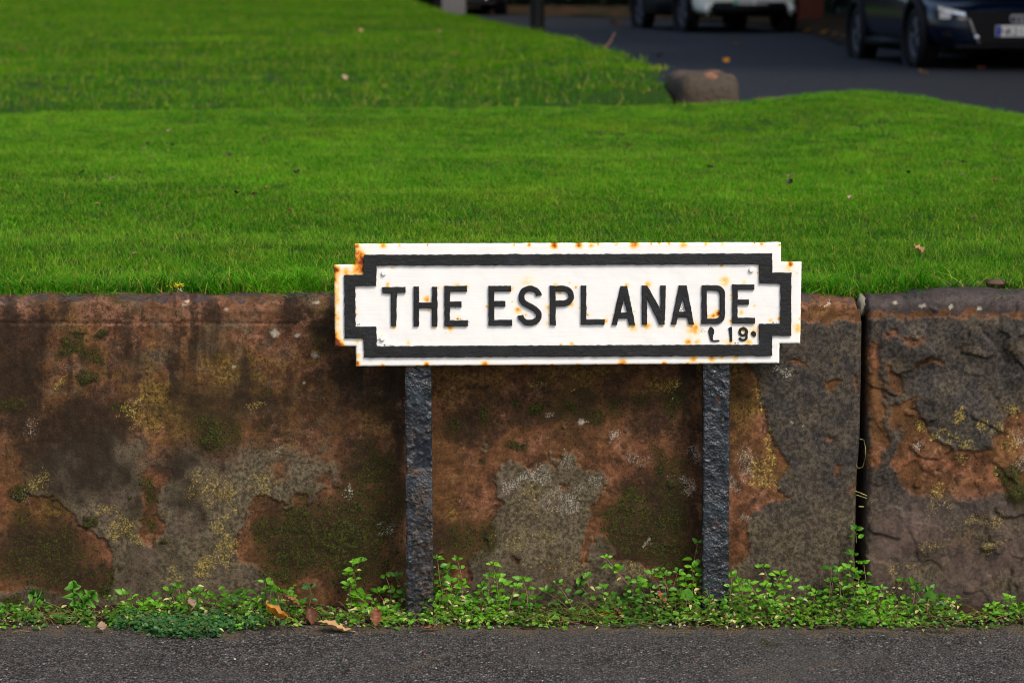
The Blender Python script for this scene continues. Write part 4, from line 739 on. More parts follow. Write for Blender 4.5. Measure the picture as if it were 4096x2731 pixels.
# matted low growth: too dense to count
def mat_weeds(name, label, n, spots, hmax, leaves_m, pal, seed, size=(.55, 1.05), stems=300, pale=.16):
    r = np.random.default_rng(seed); a = Acc(); cum = np.cumsum([s[4] for s in spots]); cum = cum / cum[-1]; R = random.Random(seed)
    def pick():
        s = spots[int(np.searchsorted(cum, r.uniform()))]; return r.uniform(s[0], s[1]), r.uniform(s[2], s[3]), s[5]
    tv = []
    for m_ in leaves_m + pal: 
        v = np.zeros(len(m_.vertices) * 3); m_.vertices.foreach_get('co', v); f = np.zeros(len(m_.polygons) * 4, int); m_.polygons.foreach_get('vertices', f); tv.append((v.reshape(-1, 3), f.reshape(-1, 4)))
    for k in range(n):
        px, Y, hm = pick(); X = at_Y(px, 2440, Y)[0]; h = hm * hmax * r.uniform()**1.3
        pl = r.uniform() < pale; i = (len(leaves_m) + R.randrange(len(pal))) if pl else R.randrange(len(leaves_m)); an = r.uniform(0, 6.283); el = r.uniform(-.2, .7)
        M_ = np.array(leaf_matrix((X, Y, .014 + h), (math.cos(an) * math.cos(el), math.sin(an) * math.cos(el), math.sin(el)), (r.uniform(-.4, .4), -.5 + r.uniform(-.4, .4), 1), r.uniform(*size)))
        a.add(tv[i][0] @ M_[:3, :3].T + M_[:3, 3], tv[i][1], m=1 if pl else 0)
    for k in range(stems):
        px, Y, hm = pick(); X = at_Y(px, 2440, Y)[0]; l = r.uniform(.015, .06); an = r.uniform(0, 6.283); z1 = .012 + hm * hmax * r.uniform()
        P = [np.array([X, Y, .01]) + np.array([math.cos(an) * l * t, math.sin(an) * l * t * .35, (z1) * t + .01 * math.sin(3.14 * t)]) for t in (0, .35, .7, 1)]
        V, Q = tube(P, .0007, 4); a.add(V, Q, m=2)
    return tag(link(name, a.mesh(name, [leaves_m[0].materials[0], pal[0].materials[0], M_STEM])), label, 'weeds', kind='stuff')
FS = [(0,160,-.14,-.04,.5,.4),(140,420,-.16,-.05,.8,.45),(420,800,-.15,-.04,2.2,.9),(700,1180,-.15,-.03,3.0,1.1),(1150,1400,-.16,-.05,.7,.4),(1400,1650,-.16,-.04,1.3,.7),(1500,1640,-.19,-.1,.5,.4),(1690,2020,-.15,-.02,3.3,1.0),(1990,2140,-.15,-.04,1.0,.6),(2130,2430,-.15,-.05,.7,.35),(2400,2560,-.13,-.03,1.1,.8),(2540,2860,-.16,-.02,3.0,1.0),(2840,3100,-.15,-.03,2.4,.9),(3090,3320,-.14,-.03,1.7,.75),(3290,3560,-.15,-.01,3.0,1.05),(3540,3850,-.15,-.03,2.0,.7),(3380,3480,-.19,-.12,.4,.4),(3830,3960,-.14,-.06,.3,.2),(3930,4200,-.14,-.04,1.1,.5),(-400,0,-.14,-.04,1.0,.6),(4200,4500,-.14,-.04,1.0,.6)]
mat_weeds('chickweed_mat', 'matted bright green chickweed growing along the foot of the wall', 2300, FS, .052, LEAF, LEAFP, 3, (.6, 1.15), stems=600)
LOW = [(a_, b_, -.2 if i_ % 3 else -.215, -.07, w_, h_) for i_, (a_, b_, _, _, w_, h_) in enumerate(FS)]
mat_weeds('chickweed_carpet', 'thin low carpet of chickweed leaves along the pavement edge', 2300, LOW, .024, LEAF, LEAFP, 4, (.5, .95), stems=250)
CL = leaf_mesh('leaf', .010, .0085, .15, .1, M_CLOVER, 0)
mat_weeds('clover_mat', 'low bluish green clover mat spilling onto the pavement left of the posts', 2700, [(600,880,-.275,-.12,1.6,.5),(540,940,-.245,-.12,1.2,.5),(450,640,-.215,-.10,.9,.5),(700,1060,-.21,-.09,1.0,.5),(680,800,-.29,-.2,.3,.4)], .04, [CL], [LEAFP[1]], 8, (.6, 1.1), 60, .03)
# dry stems and grass litter along the edge of the pavement
a = Acc(); r = np.random.default_rng(12)
for k in range(260):
    px = r.uniform(-100, 4200); X = at_Y(px, 2480, -.12)[0]; Y = r.uniform(-.185, -.06) if r.uniform() < .9 else r.uniform(-.3, -.18); l = r.uniform(.012, .05); an = r.normal(0, .5) + (math.pi if r.uniform() < .5 else 0)
    P = [np.array([X + math.cos(an) * l * t, Y + math.sin(an) * l * t * .5, .018 + .008 * math.sin(3.1 * t) * r.uniform() + .006 * r.uniform()]) for t in (0, .5, 1)]
    V, Q = tube(P, r.uniform(.0005, .0011), 4); a.add(V, Q, m=int(r.uniform() < .45))
tag(link('dry_litter', a.mesh('dry_litter', [simple('straw', srgb(116, 94, 50), .7), simple('olive_straw', srgb(84, 86, 24), .7)])), 'dry stems and straw littering the edge of the pavement', 'litter', kind='stuff')
# loose grit
a = Acc(); b = bmesh.new(); bmesh.ops.create_icosphere(b, subdivisions=1, radius=1); iv = np.array([v.co[:] for v in b.verts]); it = np.array([[v.index for v in f.verts] for f in b.faces]); b.free()
for k in range(900):
    px = r.uniform(-100, 4200); near_ = r.uniform() < .8; Y = r.uniform(-.2, -.1) if near_ else r.uniform(-1, -.2); X = at_Y(px, 2500, Y)[0]; s = r.uniform(.0012, .0042) * (1 if near_ else .7)
    th = r.uniform(0, 6.28); c_, s_ = math.cos(th), math.sin(th); v = iv * (1 + r.uniform(-.3, .3, iv.shape)) * s * np.array([1.2, .9, .7]); v = np.stack([v[:, 0] * c_ - v[:, 1] * s_, v[:, 0] * s_ + v[:, 1] * c_, v[:, 2]], 1)
    a.add(v + np.array([X, Y, .014 + s * .4]), T=it, m=int(r.choice(4, p=[.5, .25, .13, .12])))
tag(link('loose_grit', a.mesh('loose_grit', [simple('grey_grit', srgb(84, 82, 80), .8), simple('dark_grit', srgb(50, 48, 48), .8), simple('pale_grit', srgb(168, 164, 158), .8), simple('red_grit', srgb(136, 84, 66), .8)], False)), 'loose grit and small stones at the pavement edge', 'grit', kind='stuff')

VV_, QQ, TT, tp, dr = [], [], [], [], []; r = np.random.default_rng(77)
for k in range(70):
    px = r.choice([r.uniform(0, 4100), r.uniform(2150, 2450), r.uniform(2900, 3300), r.uniform(3300, 3600), r.uniform(1300, 1650)]); X_ = at_Y(px, 2470, -.1)[0]; Y_ = r.uniform(-.165, -.04); v, q, t, a_, d_ = blades(7, .012, .02, r.uniform(.035, .075), .0022, 1.7, 7000 + k, 3); b0 = len(VV_)
    VV_.extend([(X_ + p_[0], Y_ + p_[1], .014 + p_[2]) for p_ in v]); QQ.extend([tuple(i + b0 for i in f) for f in q]); TT.extend([tuple(i + b0 for i in f) for f in t]); tp.extend(a_); dr.extend([min(1, x + .35 * (k % 3)) for x in d_])
tag(link('foot_grass', mesh_np('foot_grass', VV_, QQ, M_FRINGE, False, {'tip': tp, 'dry': dr}, tri=TT)), 'thin grass blades sprouting among the weeds at the wall foot', 'grass', kind='stuff')
# sow thistle with lobed leaves, and a dandelion-like rosette
def lobed(L, Wd, lobes, seed, mat):
    r = random.Random(seed); V = [(0, 0, 0)]; n = 22; out = []
    for sgn in (1, -1):
        row = []
        for i in range(1, n):
            t = i / n; env = (math.sin(math.pi * t**.8)**.8) * (0.35 + .9 * t) * (1.25 - .75 * max(0, t - .6) / .4)
            lob = .55 + .45 * math.cos(2 * math.pi * lobes * (t - .72)) if t < .85 else 1
            w = Wd / 2 * env * (lob if t < .72 else max(lob, .75)) * r.uniform(.9, 1.1) + .0012; row.append((sgn * w, L * t, .18 * w + .003 * math.sin(t * 9)))
        out.append(row)
    mid = [(0, L * i / n, .004 * math.sin(i)) for i in range(1, n)]; V = [(0, 0, 0)] + mid + out[0] + out[1] + [(0, L, 0)]; m = n - 1; T = []; Q = []
    for s in (0, 1):
        b = 1 + m * (s + 1); T += [(0, 1, b)]; Q += [(1 + i, 2 + i, b + i + 1, b + i) for i in range(m - 1)]; T += [(m, len(V) - 1, b + m - 1)]
    V = [(x, y, z - .9 * y * y / max(L, .01) * .25) for x, y, z in V]
    return mesh_np('leaf', V, Q, mat, True, tri=T)
def thistle(base, leaves_, label):
    B = at_Y(base[0], base[1], -.09); B[2] = .015; root = tag(empty('sow_thistle', B), label, 'weed')
    for k, (tx, ty, L, Wd, Y, up) in enumerate(leaves_):
        T = at_Y(tx, ty, Y); d = T - B; Lr = np.linalg.norm(d); o = link('leaf', lobed(L, Wd, 3.2, k + int(base[0]), M_THIST), root)
        d = d / Lr; p = d * max(0, Lr - L); o.matrix_local = leaf_matrix(p, d, up, 1)
        if Lr - L > .004:
            V, Q = tube([np.zeros(3), p * .5 + np.array([0, 0, .002]), p], .0014, 5); link('leaf_stalk', mesh_np('leaf_stalk', V, Q, M_STEM), root)
thistle((300, 2480), [(287,2312,.07,.05,-.05,(0,-1,.3)),(385,2358,.056,.056,-.06,(.2,-1,.3)),(107,2370,.05,.05,-.06,(-.3,-1,.3)),(330,2395,.04,.035,-.07,(0,-1,.4)),(25,2470,.06,.04,-.11,(0,-.8,.8)),(130,2525,.05,.044,-.19,(0,-.4,1)),(365,2455,.05,.042,-.14,(.1,-.7,.7)),(375,2500,.055,.05,-.17,(.1,-.6,.8)),(245,2485,.03,.03,-.13,(0,-.6,.8))], 'sow thistle with big lobed leaves at the far left wall foot')
thistle((2985, 2478), [(2950,2485,.03,.018,-.12,(0,-.6,.8)),(3070,2470,.035,.016,-.1,(0,-.7,.7)),(3000,2430,.03,.02,-.1,(0,-1,.4)),(3060,2455,.03,.014,-.1,(0,-.7,.7)),(2955,2465,.028,.014,-.1,(0,-.7,.7))], 'small toothed-leaf rosette at the foot of the wall just right of the right post')
def roundleaf(px, py, Y, s, label, nm='round_leaf_weed'):
    B = at_Y(px, py + 60, Y - .01); T = at_Y(px, py, Y); root = tag(empty(nm, (B[0], B[1], .015)), label, 'weed'); d = T - np.array([B[0], B[1], .015])
    V, Q = tube([np.zeros(3), d * .5, d], .0012, 5); link('stem', mesh_np('stem', V, Q, M_STEM), root)
    o = link('leaf', leaf_mesh('leaf', .034 * s, .034 * s, .12, .15, M_THIST, .2, 8), root); o.matrix_local = leaf_matrix(d - np.array([0, 0, .017 * s]), (.15, -.1, 1), (0, -1, .2), 1)
roundleaf(2745, 2375, -.1, .85, 'single large round leaf in the weeds left of the right post'); roundleaf(3715, 2385, -.06, .9, 'upright oval leaf on a stalk right of the open joint'); roundleaf(3650, 2440, -.12, .75, 'round light green leaf near the pavement right of the open joint'); roundleaf(2125, 2475, -.13, .8, 'small broad-leaved seedling beside the pavement between the posts'); roundleaf(1785, 2315, -.06, .65, 'round yellowish leaf right of the left post')

# ------------------------------------------------------------------ fallen leaves
def dead_leaf(name, L, Wd, mat, seed, curl=.5, lobes=0):
    r = random.Random(seed); n = 14; V = []; Q = []
    for i in range(n + 1):
        t = i / n; w = Wd / 2 * (math.sin(math.pi * min(1, t * .95 + .03))**.8)
        if lobes: w *= .6 + .4 * abs(math.cos(math.pi * lobes * t))
        w = max(w, .0006) * r.uniform(.88, 1.12); z = curl * L * (t - .5)**2 + .004 * r.uniform(-1, 1)
        V += [(-w, L * (t - .5), z + curl * w * 1.1), (-w * .5, L * (t - .5), z + curl * w * .2), (0, L * (t - .5), z), (w * .5, L * (t - .5), z + curl * w * .25), (w, L * (t - .5), z + curl * w * 1.2)]
    for i in range(n):
        for j in range(4): b = 5 * i + j; Q.append((b, b + 1, b + 6, b + 5))
    V2, Q2 = tube([(0, -L / 2, curl * L * .25), (0, -L * .62, curl * L * .3), (.002, -L * .72, curl * L * .25)], .0008, 4)
    a = Acc(); a.add(V, Q); a.add(V2, Q2); return a.mesh(name, [mat])
ML = {k: mat_leaf('fallen_leaf_' + k, srgb(*a_), srgb(*b_), .6, .15) for k, (a_, b_) in {'orange': ((176, 112, 16), (216, 150, 36)), 'brown': ((104, 62, 40), (150, 92, 60)), 'tan': ((160, 122, 76), (196, 160, 112)), 'dark': ((40, 30, 26), (62, 48, 38)), 'pale': ((170, 140, 112), (206, 178, 150))}.items()}
def fallen(px, py, z, L, Wd, kind, rot, label, group=None, curl=.5, lobes=0, tilt=(0, 0), Y=None, seed=0):
    p = at_Z(px, py, z) if Y is None else at_Y(px, py, Y)
    o = link('fallen_leaf', dead_leaf('fallen_leaf', L, Wd, ML[kind], seed + int(px), curl, lobes)); o.location = p; o.rotation_euler = (tilt[0], tilt[1], rot); tag(o, label, 'leaf', group); return o
fallen(1095, 2462, .05, .06, .032, 'orange', 1.45, 'curled bright orange fallen leaf lying in the chickweed', curl=.9, tilt=(.5, .1))
fallen(1335, 2512, .022, .075, .046, 'tan', 1.7, 'pale tan lobed oak leaf lying on the pavement edge', curl=.35, lobes=4, tilt=(.35, 0))
fallen(1502, 2465, .035, .045, .03, 'brown', .2, 'reddish brown fallen leaf standing upright left of the left post', curl=.5, lobes=3, tilt=(1.1, .1))
fallen(1235, 2465, .03, .045, .03, 'brown', .5, 'folded brown fallen leaf beside the oak leaf', curl=.8, tilt=(.9, .2)); fallen(1160, 2410, .05, .04, .022, 'brown', 1.4, 'brown curled leaf tucked in the weeds against the wall', curl=.8, tilt=(.7, 0))
fallen(408, 2500, .03, .022, .02, 'pale', .3, 'pale pinkish scrap of leaf in the weeds on the left', curl=.2, tilt=(.8, 0)); fallen(2462, 2448, .03, .032, .022, 'brown', 1.5, 'brown fallen leaf under the chickweed between the posts', curl=.5, tilt=(.6, 0))
fallen(1720, 2510, .022, .05, .014, 'brown', 1.9, 'long narrow brown leaf on the pavement edge below the left post', curl=.3); fallen(2410, 2455, .03, .04, .006, 'orange', 1.55, 'thin yellow leaf blade between the posts', curl=.1); fallen(2640, 2390, .06, .034, .03, 'brown', 1.2, 'brown leaf half hidden in weeds left of the right post', curl=.4, tilt=(.9, 0)); fallen(1765, 2385, .05, .03, .02, 'brown', .4, 'reddish brown leaf among chickweed right of the left post', curl=.4, tilt=(1., 0)); fallen(765, 2412, .05, .028, .02, 'pale', .6, 'withered yellowish leaf in the chickweed on the left', curl=.5, tilt=(.7, 0))
def hit(px, py, zf, y0, y1, lift=.03):
    ys = np.linspace(y0, y1, 1500); d = ray(px, py); t = (ys - CAM[1]) / d[1]; X = CAM[0] + d[0] * t; Z = CAM[2] + d[2] * t
    below = Z < zf(X, ys) + lift; i = int(np.argmax(below)) if below.any() else 1499
    return np.array([X[i], ys[i], Z[i]])
GL = 'small pale brown fallen leaf lying on the near lawn'; GD = 'small dark leaf or clod lying on the near lawn'
for k, (px, py, kd, s) in enumerate([(570,598,'pale',1),(675,523,'pale',.9),(840,420,'tan',1),(605,628,'pale',.7),(430,555,'tan',.7),(950,645,'tan',.7),(1060,675,'tan',.7),(900,622,'tan',.8),(340,540,'tan',.6),(1015,775,'brown',.7),(1065,752,'tan',.8),(448,715,'pale',.7),(388,815,'tan',.6),(2512,580,'brown',1.1),(3850,700,'pale',1),(3160,705,'pale',.9),(3400,790,'pale',.9),(3000,760,'tan',.7),(3895,870,'tan',.7),(2780,850,'tan',.6),(225,610,'tan',.7),(2220,700,'tan',.6),(1700,640,'tan',.6),(1640,820,'tan',.6),(540,1015,'tan',.6),(1160,840,'brown',.7),(3975,720,'tan',.8)]):
    p = hit(px, py, lawn_a, .2, 7, .024); o = link('fallen_leaf', dead_leaf('fallen_leaf', .030 * s, .020 * s, ML[kd], k, .5)); o.scale = (.75,) * 3; o.location = p; o.rotation_euler = (random.uniform(-.3, .6), random.uniform(-.3, .3), random.uniform(0, 6)); tag(o, GL, 'leaf', 'fallen leaves on the near lawn')
for k, (px, py, s) in enumerate([(1183,690,1.1),(915,620,.9),(945,770,.8),(590,575,.7),(690,582,.7),(330,690,.9),(555,690,.7),(3630,690,.8),(3160,730,1.),(2840,668,1.),(3850,650,.9)]):
    p = hit(px, py, lawn_a, .2, 7, .02); o = link('fallen_leaf', dead_leaf('fallen_leaf', .034 * s, .03 * s, ML['dark'], 50 + k, .5)); o.scale = (.75,) * 3; o.location = p; o.rotation_euler = (random.uniform(0, .7), 0, random.uniform(0, 6)); tag(o, GD, 'leaf', 'dark clods on the near lawn')
p = hit(3672, 1000, lawn_a, .2, 7, .02); o = link('fallen_leaf', dead_leaf('fallen_leaf', .036, .028, ML['tan'], 90, .6)); o.location = p; o.rotation_euler = (.4, .2, .5); tag(o, 'pale brown crumpled leaf on the lawn right of the sign', 'leaf')
p = hit(1378, 312, lawn_b, 7.4, 60, .02); o = link('fallen_leaf', dead_leaf('fallen_leaf', .05, .04, ML['pale'], 91, .5)); o.location = p; o.rotation_euler = (.6, 0, .5); tag(o, 'pale pinkish fallen leaf on the far lawn above the sign', 'leaf')
for k, (px, py) in enumerate([(1445,125),(1755,128),(1600,35),(1660,22),(90,200),(40,90)]):
    p = hit(px, py, lawn_b, 7.4, 60, .02); o = link('fallen_leaf', dead_leaf('fallen_leaf', .06, .045, ML['tan'], 95 + k, .5)); o.location = p; o.rotation_euler = (.5, 0, k); tag(o, 'tan fallen leaf on the rising far lawn', 'leaf', 'fallen leaves on the far lawn')
for k, (px, py, kd, s) in enumerate([(2905,255,'orange',1.2),(2940,187,'brown',1.1),(3690,302,'tan',1.2),(3925,287,'brown',1.1),(2640,232,'brown',1),(3300,140,'orange',1.6),(3340,150,'brown',1.6),(3270,128,'brown',1.6),(3380,158,'orange',1.5),(2450,98,'brown',1.8),(2480,100,'orange',1.6),(3230,132,'orange',1.5)]):
    p = hit(px, py, lambda X, Y: road_z(Y + 5.5), 8, 70, .01); p[2] = float(road_z(p[1] + 5.5)) + .03; o = link('fallen_leaf', dead_leaf('fallen_leaf', .09 * s, .07 * s, ML[kd], 70 + k, .5)); o.location = p; o.rotation_euler = (.4, 0, k); tag(o, 'autumn leaf lying on the dark road', 'leaf', 'fallen leaves on the road')
# little flowers at the lawn edge
def flower(px, py, label, petal, mat_p, mat_c, nm):
    T = at_Y(px, py, .08); B = np.array([T[0] + .004, .085, float(lawn_a(T[0], .085))]); root = tag(empty(nm, B), label, 'flower'); d = T - B
    V, Q = tube([np.zeros(3), d * .5 + np.array([.002, 0, 0]), d], .0011, 5); link('stem', mesh_np('stem', V, Q, M_STEM), root)
    for k in range(petal):
        a_ = 6.283 * k / petal; o = link('petal', leaf_mesh('petal', .008, .0035, .2, .3, mat_p), root); o.matrix_local = leaf_matrix(d, (math.cos(a_), -.2, math.sin(a_) * .8 - .3), (0, -1, .5), 1)
    b = bmesh.new(); bmesh.ops.create_icosphere(b, subdivisions=2, radius=.0035); bmesh.ops.translate(b, verts=b.verts, vec=d); link('flower_head', bm_mesh('flower_head', b, mat_c, True), root)
MY, MWH = simple('yellow_petal', srgb(206, 190, 20), .6), simple('white_petal', srgb(220, 216, 204), .7)
flower(707, 1141, 'small yellow groundsel flower at the lawn edge, left of its twin', 7, MY, MY, 'groundsel'); flower(724, 1139, 'small yellow groundsel flower at the lawn edge, right of its twin', 7, MY, MY, 'groundsel'); flower(716, 1163, 'tattered white seed head at the lawn edge on the left', 11, MWH, simple('seed_core', srgb(120, 96, 60), .8), 'seed_head'); flower(677, 1146, 'lone yellow bud at the lawn edge on the left', 5, MY, MY, 'groundsel')
# small flat stone on the wall and root strands in the joint
p = at_Y(3985, 1166, .1); b = box_bm(.05, .04, .012, (0, 0, 0), .004, seg=2)
for v in b.verts: v.co += Vector((perlin(v.co.x * 60, v.co.y * 60, 3), perlin(v.co.x * 60, v.co.z * 60, 4), perlin(v.co.y * 60, v.co.z * 60, 5))) * .004
o = link('stone_chip', bm_mesh('stone_chip', b, simple('brown_chip', srgb(92, 70, 60), .9, .2), True)); o.location = (p[0], .1, .762); tag(o, 'thin flat brown stone chip lying on top of the right slab', 'stone')
r2 = random.Random(3)
for k, (pts) in enumerate([[(3440,1756),(3455,1758),(3462,1790),(3462,1830),(3450,1868),(3432,1872),(3425,1860)], [(3420,1963),(3440,1970),(3468,1982)], [(3425,1978),(3445,1985),(3466,1992)], [(3436,2025),(3455,2026)]]):
    V, Q = tube([at_Y(a_, b_, .0 + .012 * (i % 2)) for i, (a_, b_) in enumerate(pts)], .0011, 5); tag(link('dry_root', mesh_np('dry_root', V, Q, M_PALE)), ['looped pale dry root hanging in the open wall joint', 'pale root strand crossing the open wall joint', 'pale root strand crossing the open wall joint', 'short pale root strand low in the open wall joint'][k], 'root', 'roots in the wall joint')

# ------------------------------------------------------------------ stone edging of the far lawn
M_EDGE = NM('old_sandstone_edging', .9, .2); _p = M_EDGE.pos(); _n = M_EDGE.noise(_p, 5, 4); _n2 = M_EDGE.noise(_p, 30, 4)
M_EDGE.col(M_EDGE.mix(M_EDGE.rng(_n, .55, .64), M_EDGE.mix(_n2, srgb(48, 42, 35), srgb(82, 72, 60)), M_EDGE.mix(_n2, srgb(116, 78, 54), srgb(150, 102, 74)))); M_EDGE.normal(M_EDGE.bump(_n2, .6, .02)); M_EDGE = M_EDGE.mat
edging = tag(empty('stone_edging', (1.05, 7.4, .7)), 'low sandstone edging along the far lawn beside the road', 'kerb'); EI = Matrix.Translation((-1.05, -7.4, -.7))
def edge_stone(z0, z1, wd, top, seed):
    b = bmesh.new(); bmesh.ops.create_cube(b, size=1); bmesh.ops.subdivide_edges(b, edges=b.edges[:], cuts=9, use_grid_fill=True)
    for v in b.verts: n_ = 5.0; l_ = sum(abs(2 * c_)**n_ for c_ in v.co)**(1 / n_); v.co = v.co / max(l_, 1e-6)
    xa, xb = edge_x(z0), edge_x(z1); L = z1 - z0; sl = (xb - xa) / L
    for v in b.verts:
        x, y, z = v.co; n_ = .10 * float(perlin(x * 2.6 + seed, y * 2.3 + z * 1.9, 6)) + .04 * float(perlin(x * 7 + seed, y * 7 + z * 6, 9)); zz = z0 + (y + .5) * L
        zt = top(zz); zb = float(road_z(zz)) - .05; x *= 1 + n_; z += n_ * .4
        v.co = Vector((xa + sl * (zz - z0) + wd * (x + .5), zz - 5.5, zb + (zt - zb) * (z + .5)))
    o = link('stone_block', bm_mesh('stone_block', b, M_EDGE, True), edging); o.matrix_parent_inverse = EI; return o
topz = lambda z: float(np.interp(z, [12.5, 14, 22, 36, 60], [1.015, 1.02, 1.045, 1.11, 1.2]))
zc = 12.85
for k in range(16):
    L = random.uniform(.85, 1.25) if k else .8; o = edge_stone(zc, zc + L - .02, .36 if k == 0 else .2, topz if k == 0 else (lambda z: topz(z) - .03), k)
    if k == 0: o['label'] = 'rounded end stone of the edging with orange rim'
    zc += L + (2.2 if k == 0 else 0)
zz0 = zc
for k in range(8): o = edge_stone(zz0 + k * 3, zz0 + k * 3 + 2.97, .2, topz, 40 + k)
# low stones against the road at the back of the near lawn
kz = at_depth(3110, 378, 12.3); b = box_bm(.28, .14, .12, (0, 0, 0), .03, seg=2)
for v in b.verts: v.co += Vector((.02, .02, .02)) * float(perlin(v.co.x * 9, v.co.y * 9 + v.co.z * 7, 8))
o = link('edge_stone', bm_mesh('edge_stone', b, M_EDGE, True)); o.location = (kz[0], kz[1], kz[2] - .075); o.rotation_euler = (0, 0, .2); tag(o, 'small half buried stone where the near lawn meets the road', 'stone')
tw = at_depth(2410, 200, 19.5); V, Q = tube([np.zeros(3), np.array([.06, 0, .06]), np.array([.1, .0, .14])], [.012, .009, .005], 6); o = link('twig', mesh_np('twig', V, Q, simple('twig_bark', srgb(110, 82, 66), .9))); o.location = tw; tag(o, 'short bare twig standing at the edge of the far lawn', 'twig')

# ------------------------------------------------------------------ parked cars
M_GLASS = simple('car_glass', (.012, .014, .016), .06, .6, .1); M_TYRE = simple('tyre_rubber', (.012, .012, .012), .8, .3, .2)
M_RIM = simple('alloy_rim', srgb(92, 92, 100), .4, .4, .1, metal=.5); M_BLKP = simple('black_plastic', (.006, .006, .007), .6, .15, .2); M_CHR = simple('chrome_trim', srgb(190, 190, 196), .2, .6, .05, metal=.9)
M_LAMP = simple('headlight_lens', srgb(240, 240, 246), .18, .6, .05, metal=.75); M_LAMPD = simple('headlight_housing', srgb(40, 42, 48), .3, .5); M_PLW = simple('plate_white', srgb(226, 226, 220), .5, .4, .04); M_PLB = simple('plate_blue', srgb(40, 50, 150), .5); M_PLG = simple('plate_green', srgb(20, 170, 90), .5); M_CHAR = simple('plate_black', (.01, .01, .01), .6)
def car_paint(name, c, coat=1.0):
    m = NM(name, .16, .3); m.col(c); m.b.inputs['Coat Weight'].default_value = coat; m.b.inputs['Coat Roughness'].default_value = .05; return m.mat
def loft(stations, mat, name, sub=1):
    """stations: list of (y, half ring [(x, z)...] from bottom centre to top centre)"""
    bm = bmesh.new(); rings = []
    for (y, half) in stations:
        ring = [bm.verts.new((x, y, z)) for x, z in half] + [bm.verts.new((-x, y, z)) for x, z in half[-2:0:-1]]; rings.append(ring)
    n = len(rings[0])
    for a_, b_ in zip(rings, rings[1:]):
        for i in range(n): bm.faces.new((a_[i], a_[(i + 1) % n], b_[(i + 1) % n], b_[i]))
    bm.faces.new(rings[0][::-1]); bm.faces.new(rings[-1])
    return bm_mesh(name, bm, mat, True)
def sub_bool(me, cutters, levels=2):
    ob = bpy.data.objects.new('tmp', me); COL.objects.link(ob); m = ob.modifiers.new('s', 'SUBSURF'); m.levels = m.render_levels = levels; cs = []
    for (y, z, rad) in cutters:
        b = bmesh.new(); bmesh.ops.create_cone(b, cap_ends=True, segments=40, radius1=rad, radius2=rad, depth=4, matrix=Matrix.Translation((0, y, z)) @ Matrix.Rotation(math.pi / 2, 4, 'Y'))
        c = bpy.data.objects.new('cut', bm_mesh('cut', b, None)); COL.objects.link(c); cs.append(c); mb = ob.modifiers.new('b', 'BOOLEAN'); mb.object = c; mb.operation = 'DIFFERENCE'; mb.solver = 'EXACT'
    dg = bpy.context.evaluated_depsgraph_get(); dg.update(); r_ = bpy.data.meshes.new_from_object(ob.evaluated_get(dg)); bpy.data.objects.remove(ob)
    for c in cs: bpy.data.objects.remove(c)
    r_.polygons.foreach_set('use_smooth', np.full(len(r_.polygons), True)); return r_
def torus_bm(R, r, n=32, m=10):
    V = [((R + r * math.cos(b)) * math.cos(a), r * math.sin(b), (R + r * math.cos(b)) * math.sin(a)) for a in np.linspace(0, 2 * math.pi, n, endpoint=False) for b in np.linspace(0, 2 * math.pi, m, endpoint=False)]
    Q = [(i * m + j, i * m + (j + 1) % m, ((i + 1) % n) * m + (j + 1) % m, ((i + 1) % n) * m + j) for i in range(n) for j in range(m)]; return np.array(V), np.array(Q)
def wheel(parent, x, y, r, wd, side):
    w = bpy.data.objects.new('wheel', None); COL.objects.link(w); w.parent = parent; w.location = (x, y, r)
    prof = [(r * .66, -wd / 2 + .01), (r * .9, -wd / 2), (r * .985, -wd / 2 + .03), (r, 0), (r * .985, wd / 2 - .03), (r * .9, wd / 2), (r * .66, wd / 2 - .01)]; n = 36; m = len(prof)
    V = [(p, R * math.cos(a), R * math.sin(a)) for a in np.linspace(0, 6.2832, n, endpoint=False) for R, p in prof]; Q = [(i * m + j, i * m + (j + 1) % m, ((i + 1) % n) * m + (j + 1) % m, ((i + 1) % n) * m + j) for i in range(n) for j in range(m)]
    link('tyre', mesh_np('tyre', V, Q, M_TYRE), w)
    a = Acc(); V, Q = torus_bm(r * .63, r * .045); V = np.stack([V[:, 1] + side * wd * .38, V[:, 0], V[:, 2]], 1); a.add(V, Q)
    for k in range(5):
        for off in (-.13, .13):
            an = 6.283 * k / 5; P = [np.array([side * wd * .34, R * math.cos(an + off * s), R * math.sin(an + off * s)]) for R, s in ((r * .1, .4), (r * .36, .8), (r * .62, 1))]; V, Q = tube(P, [r * .06, r * .05, r * .06], 6); a.add(V, Q)
    V, Q = tube([np.array([side * wd * .2, 0, 0]), np.array([side * wd * .36, 0, 0]), np.array([side * wd * .4, 0, 0])], [r * .17, r * .17, r * .1], 14); a.add(V, Q)
    link('rim', a.mesh('rim', [M_RIM]), w)
    b = bmesh.new(); bmesh.ops.create_cone(b, cap_ends=True, segments=24, radius1=r * .6, radius2=r * .6, depth=.05, matrix=Matrix.Translation((0, 0, 0)) @ Matrix.Rotation(math.pi / 2, 4, 'Y')); link('brake_disc', bm_mesh('brake_disc', b, M_BLKP), w)
def ring(w, zb, zs, zt, tuck=.9, crown=.03):
    return [(0, zb), (w * .6, zb), (w * tuck, zb + .03), (w * .99, zb + .16), (w, (zb + zs) / 2 + .05), (w * .985, zs - .06), (w * .93, zs), (w * .6, lerp(zs, zt, .8)), (0, zt + crown)]
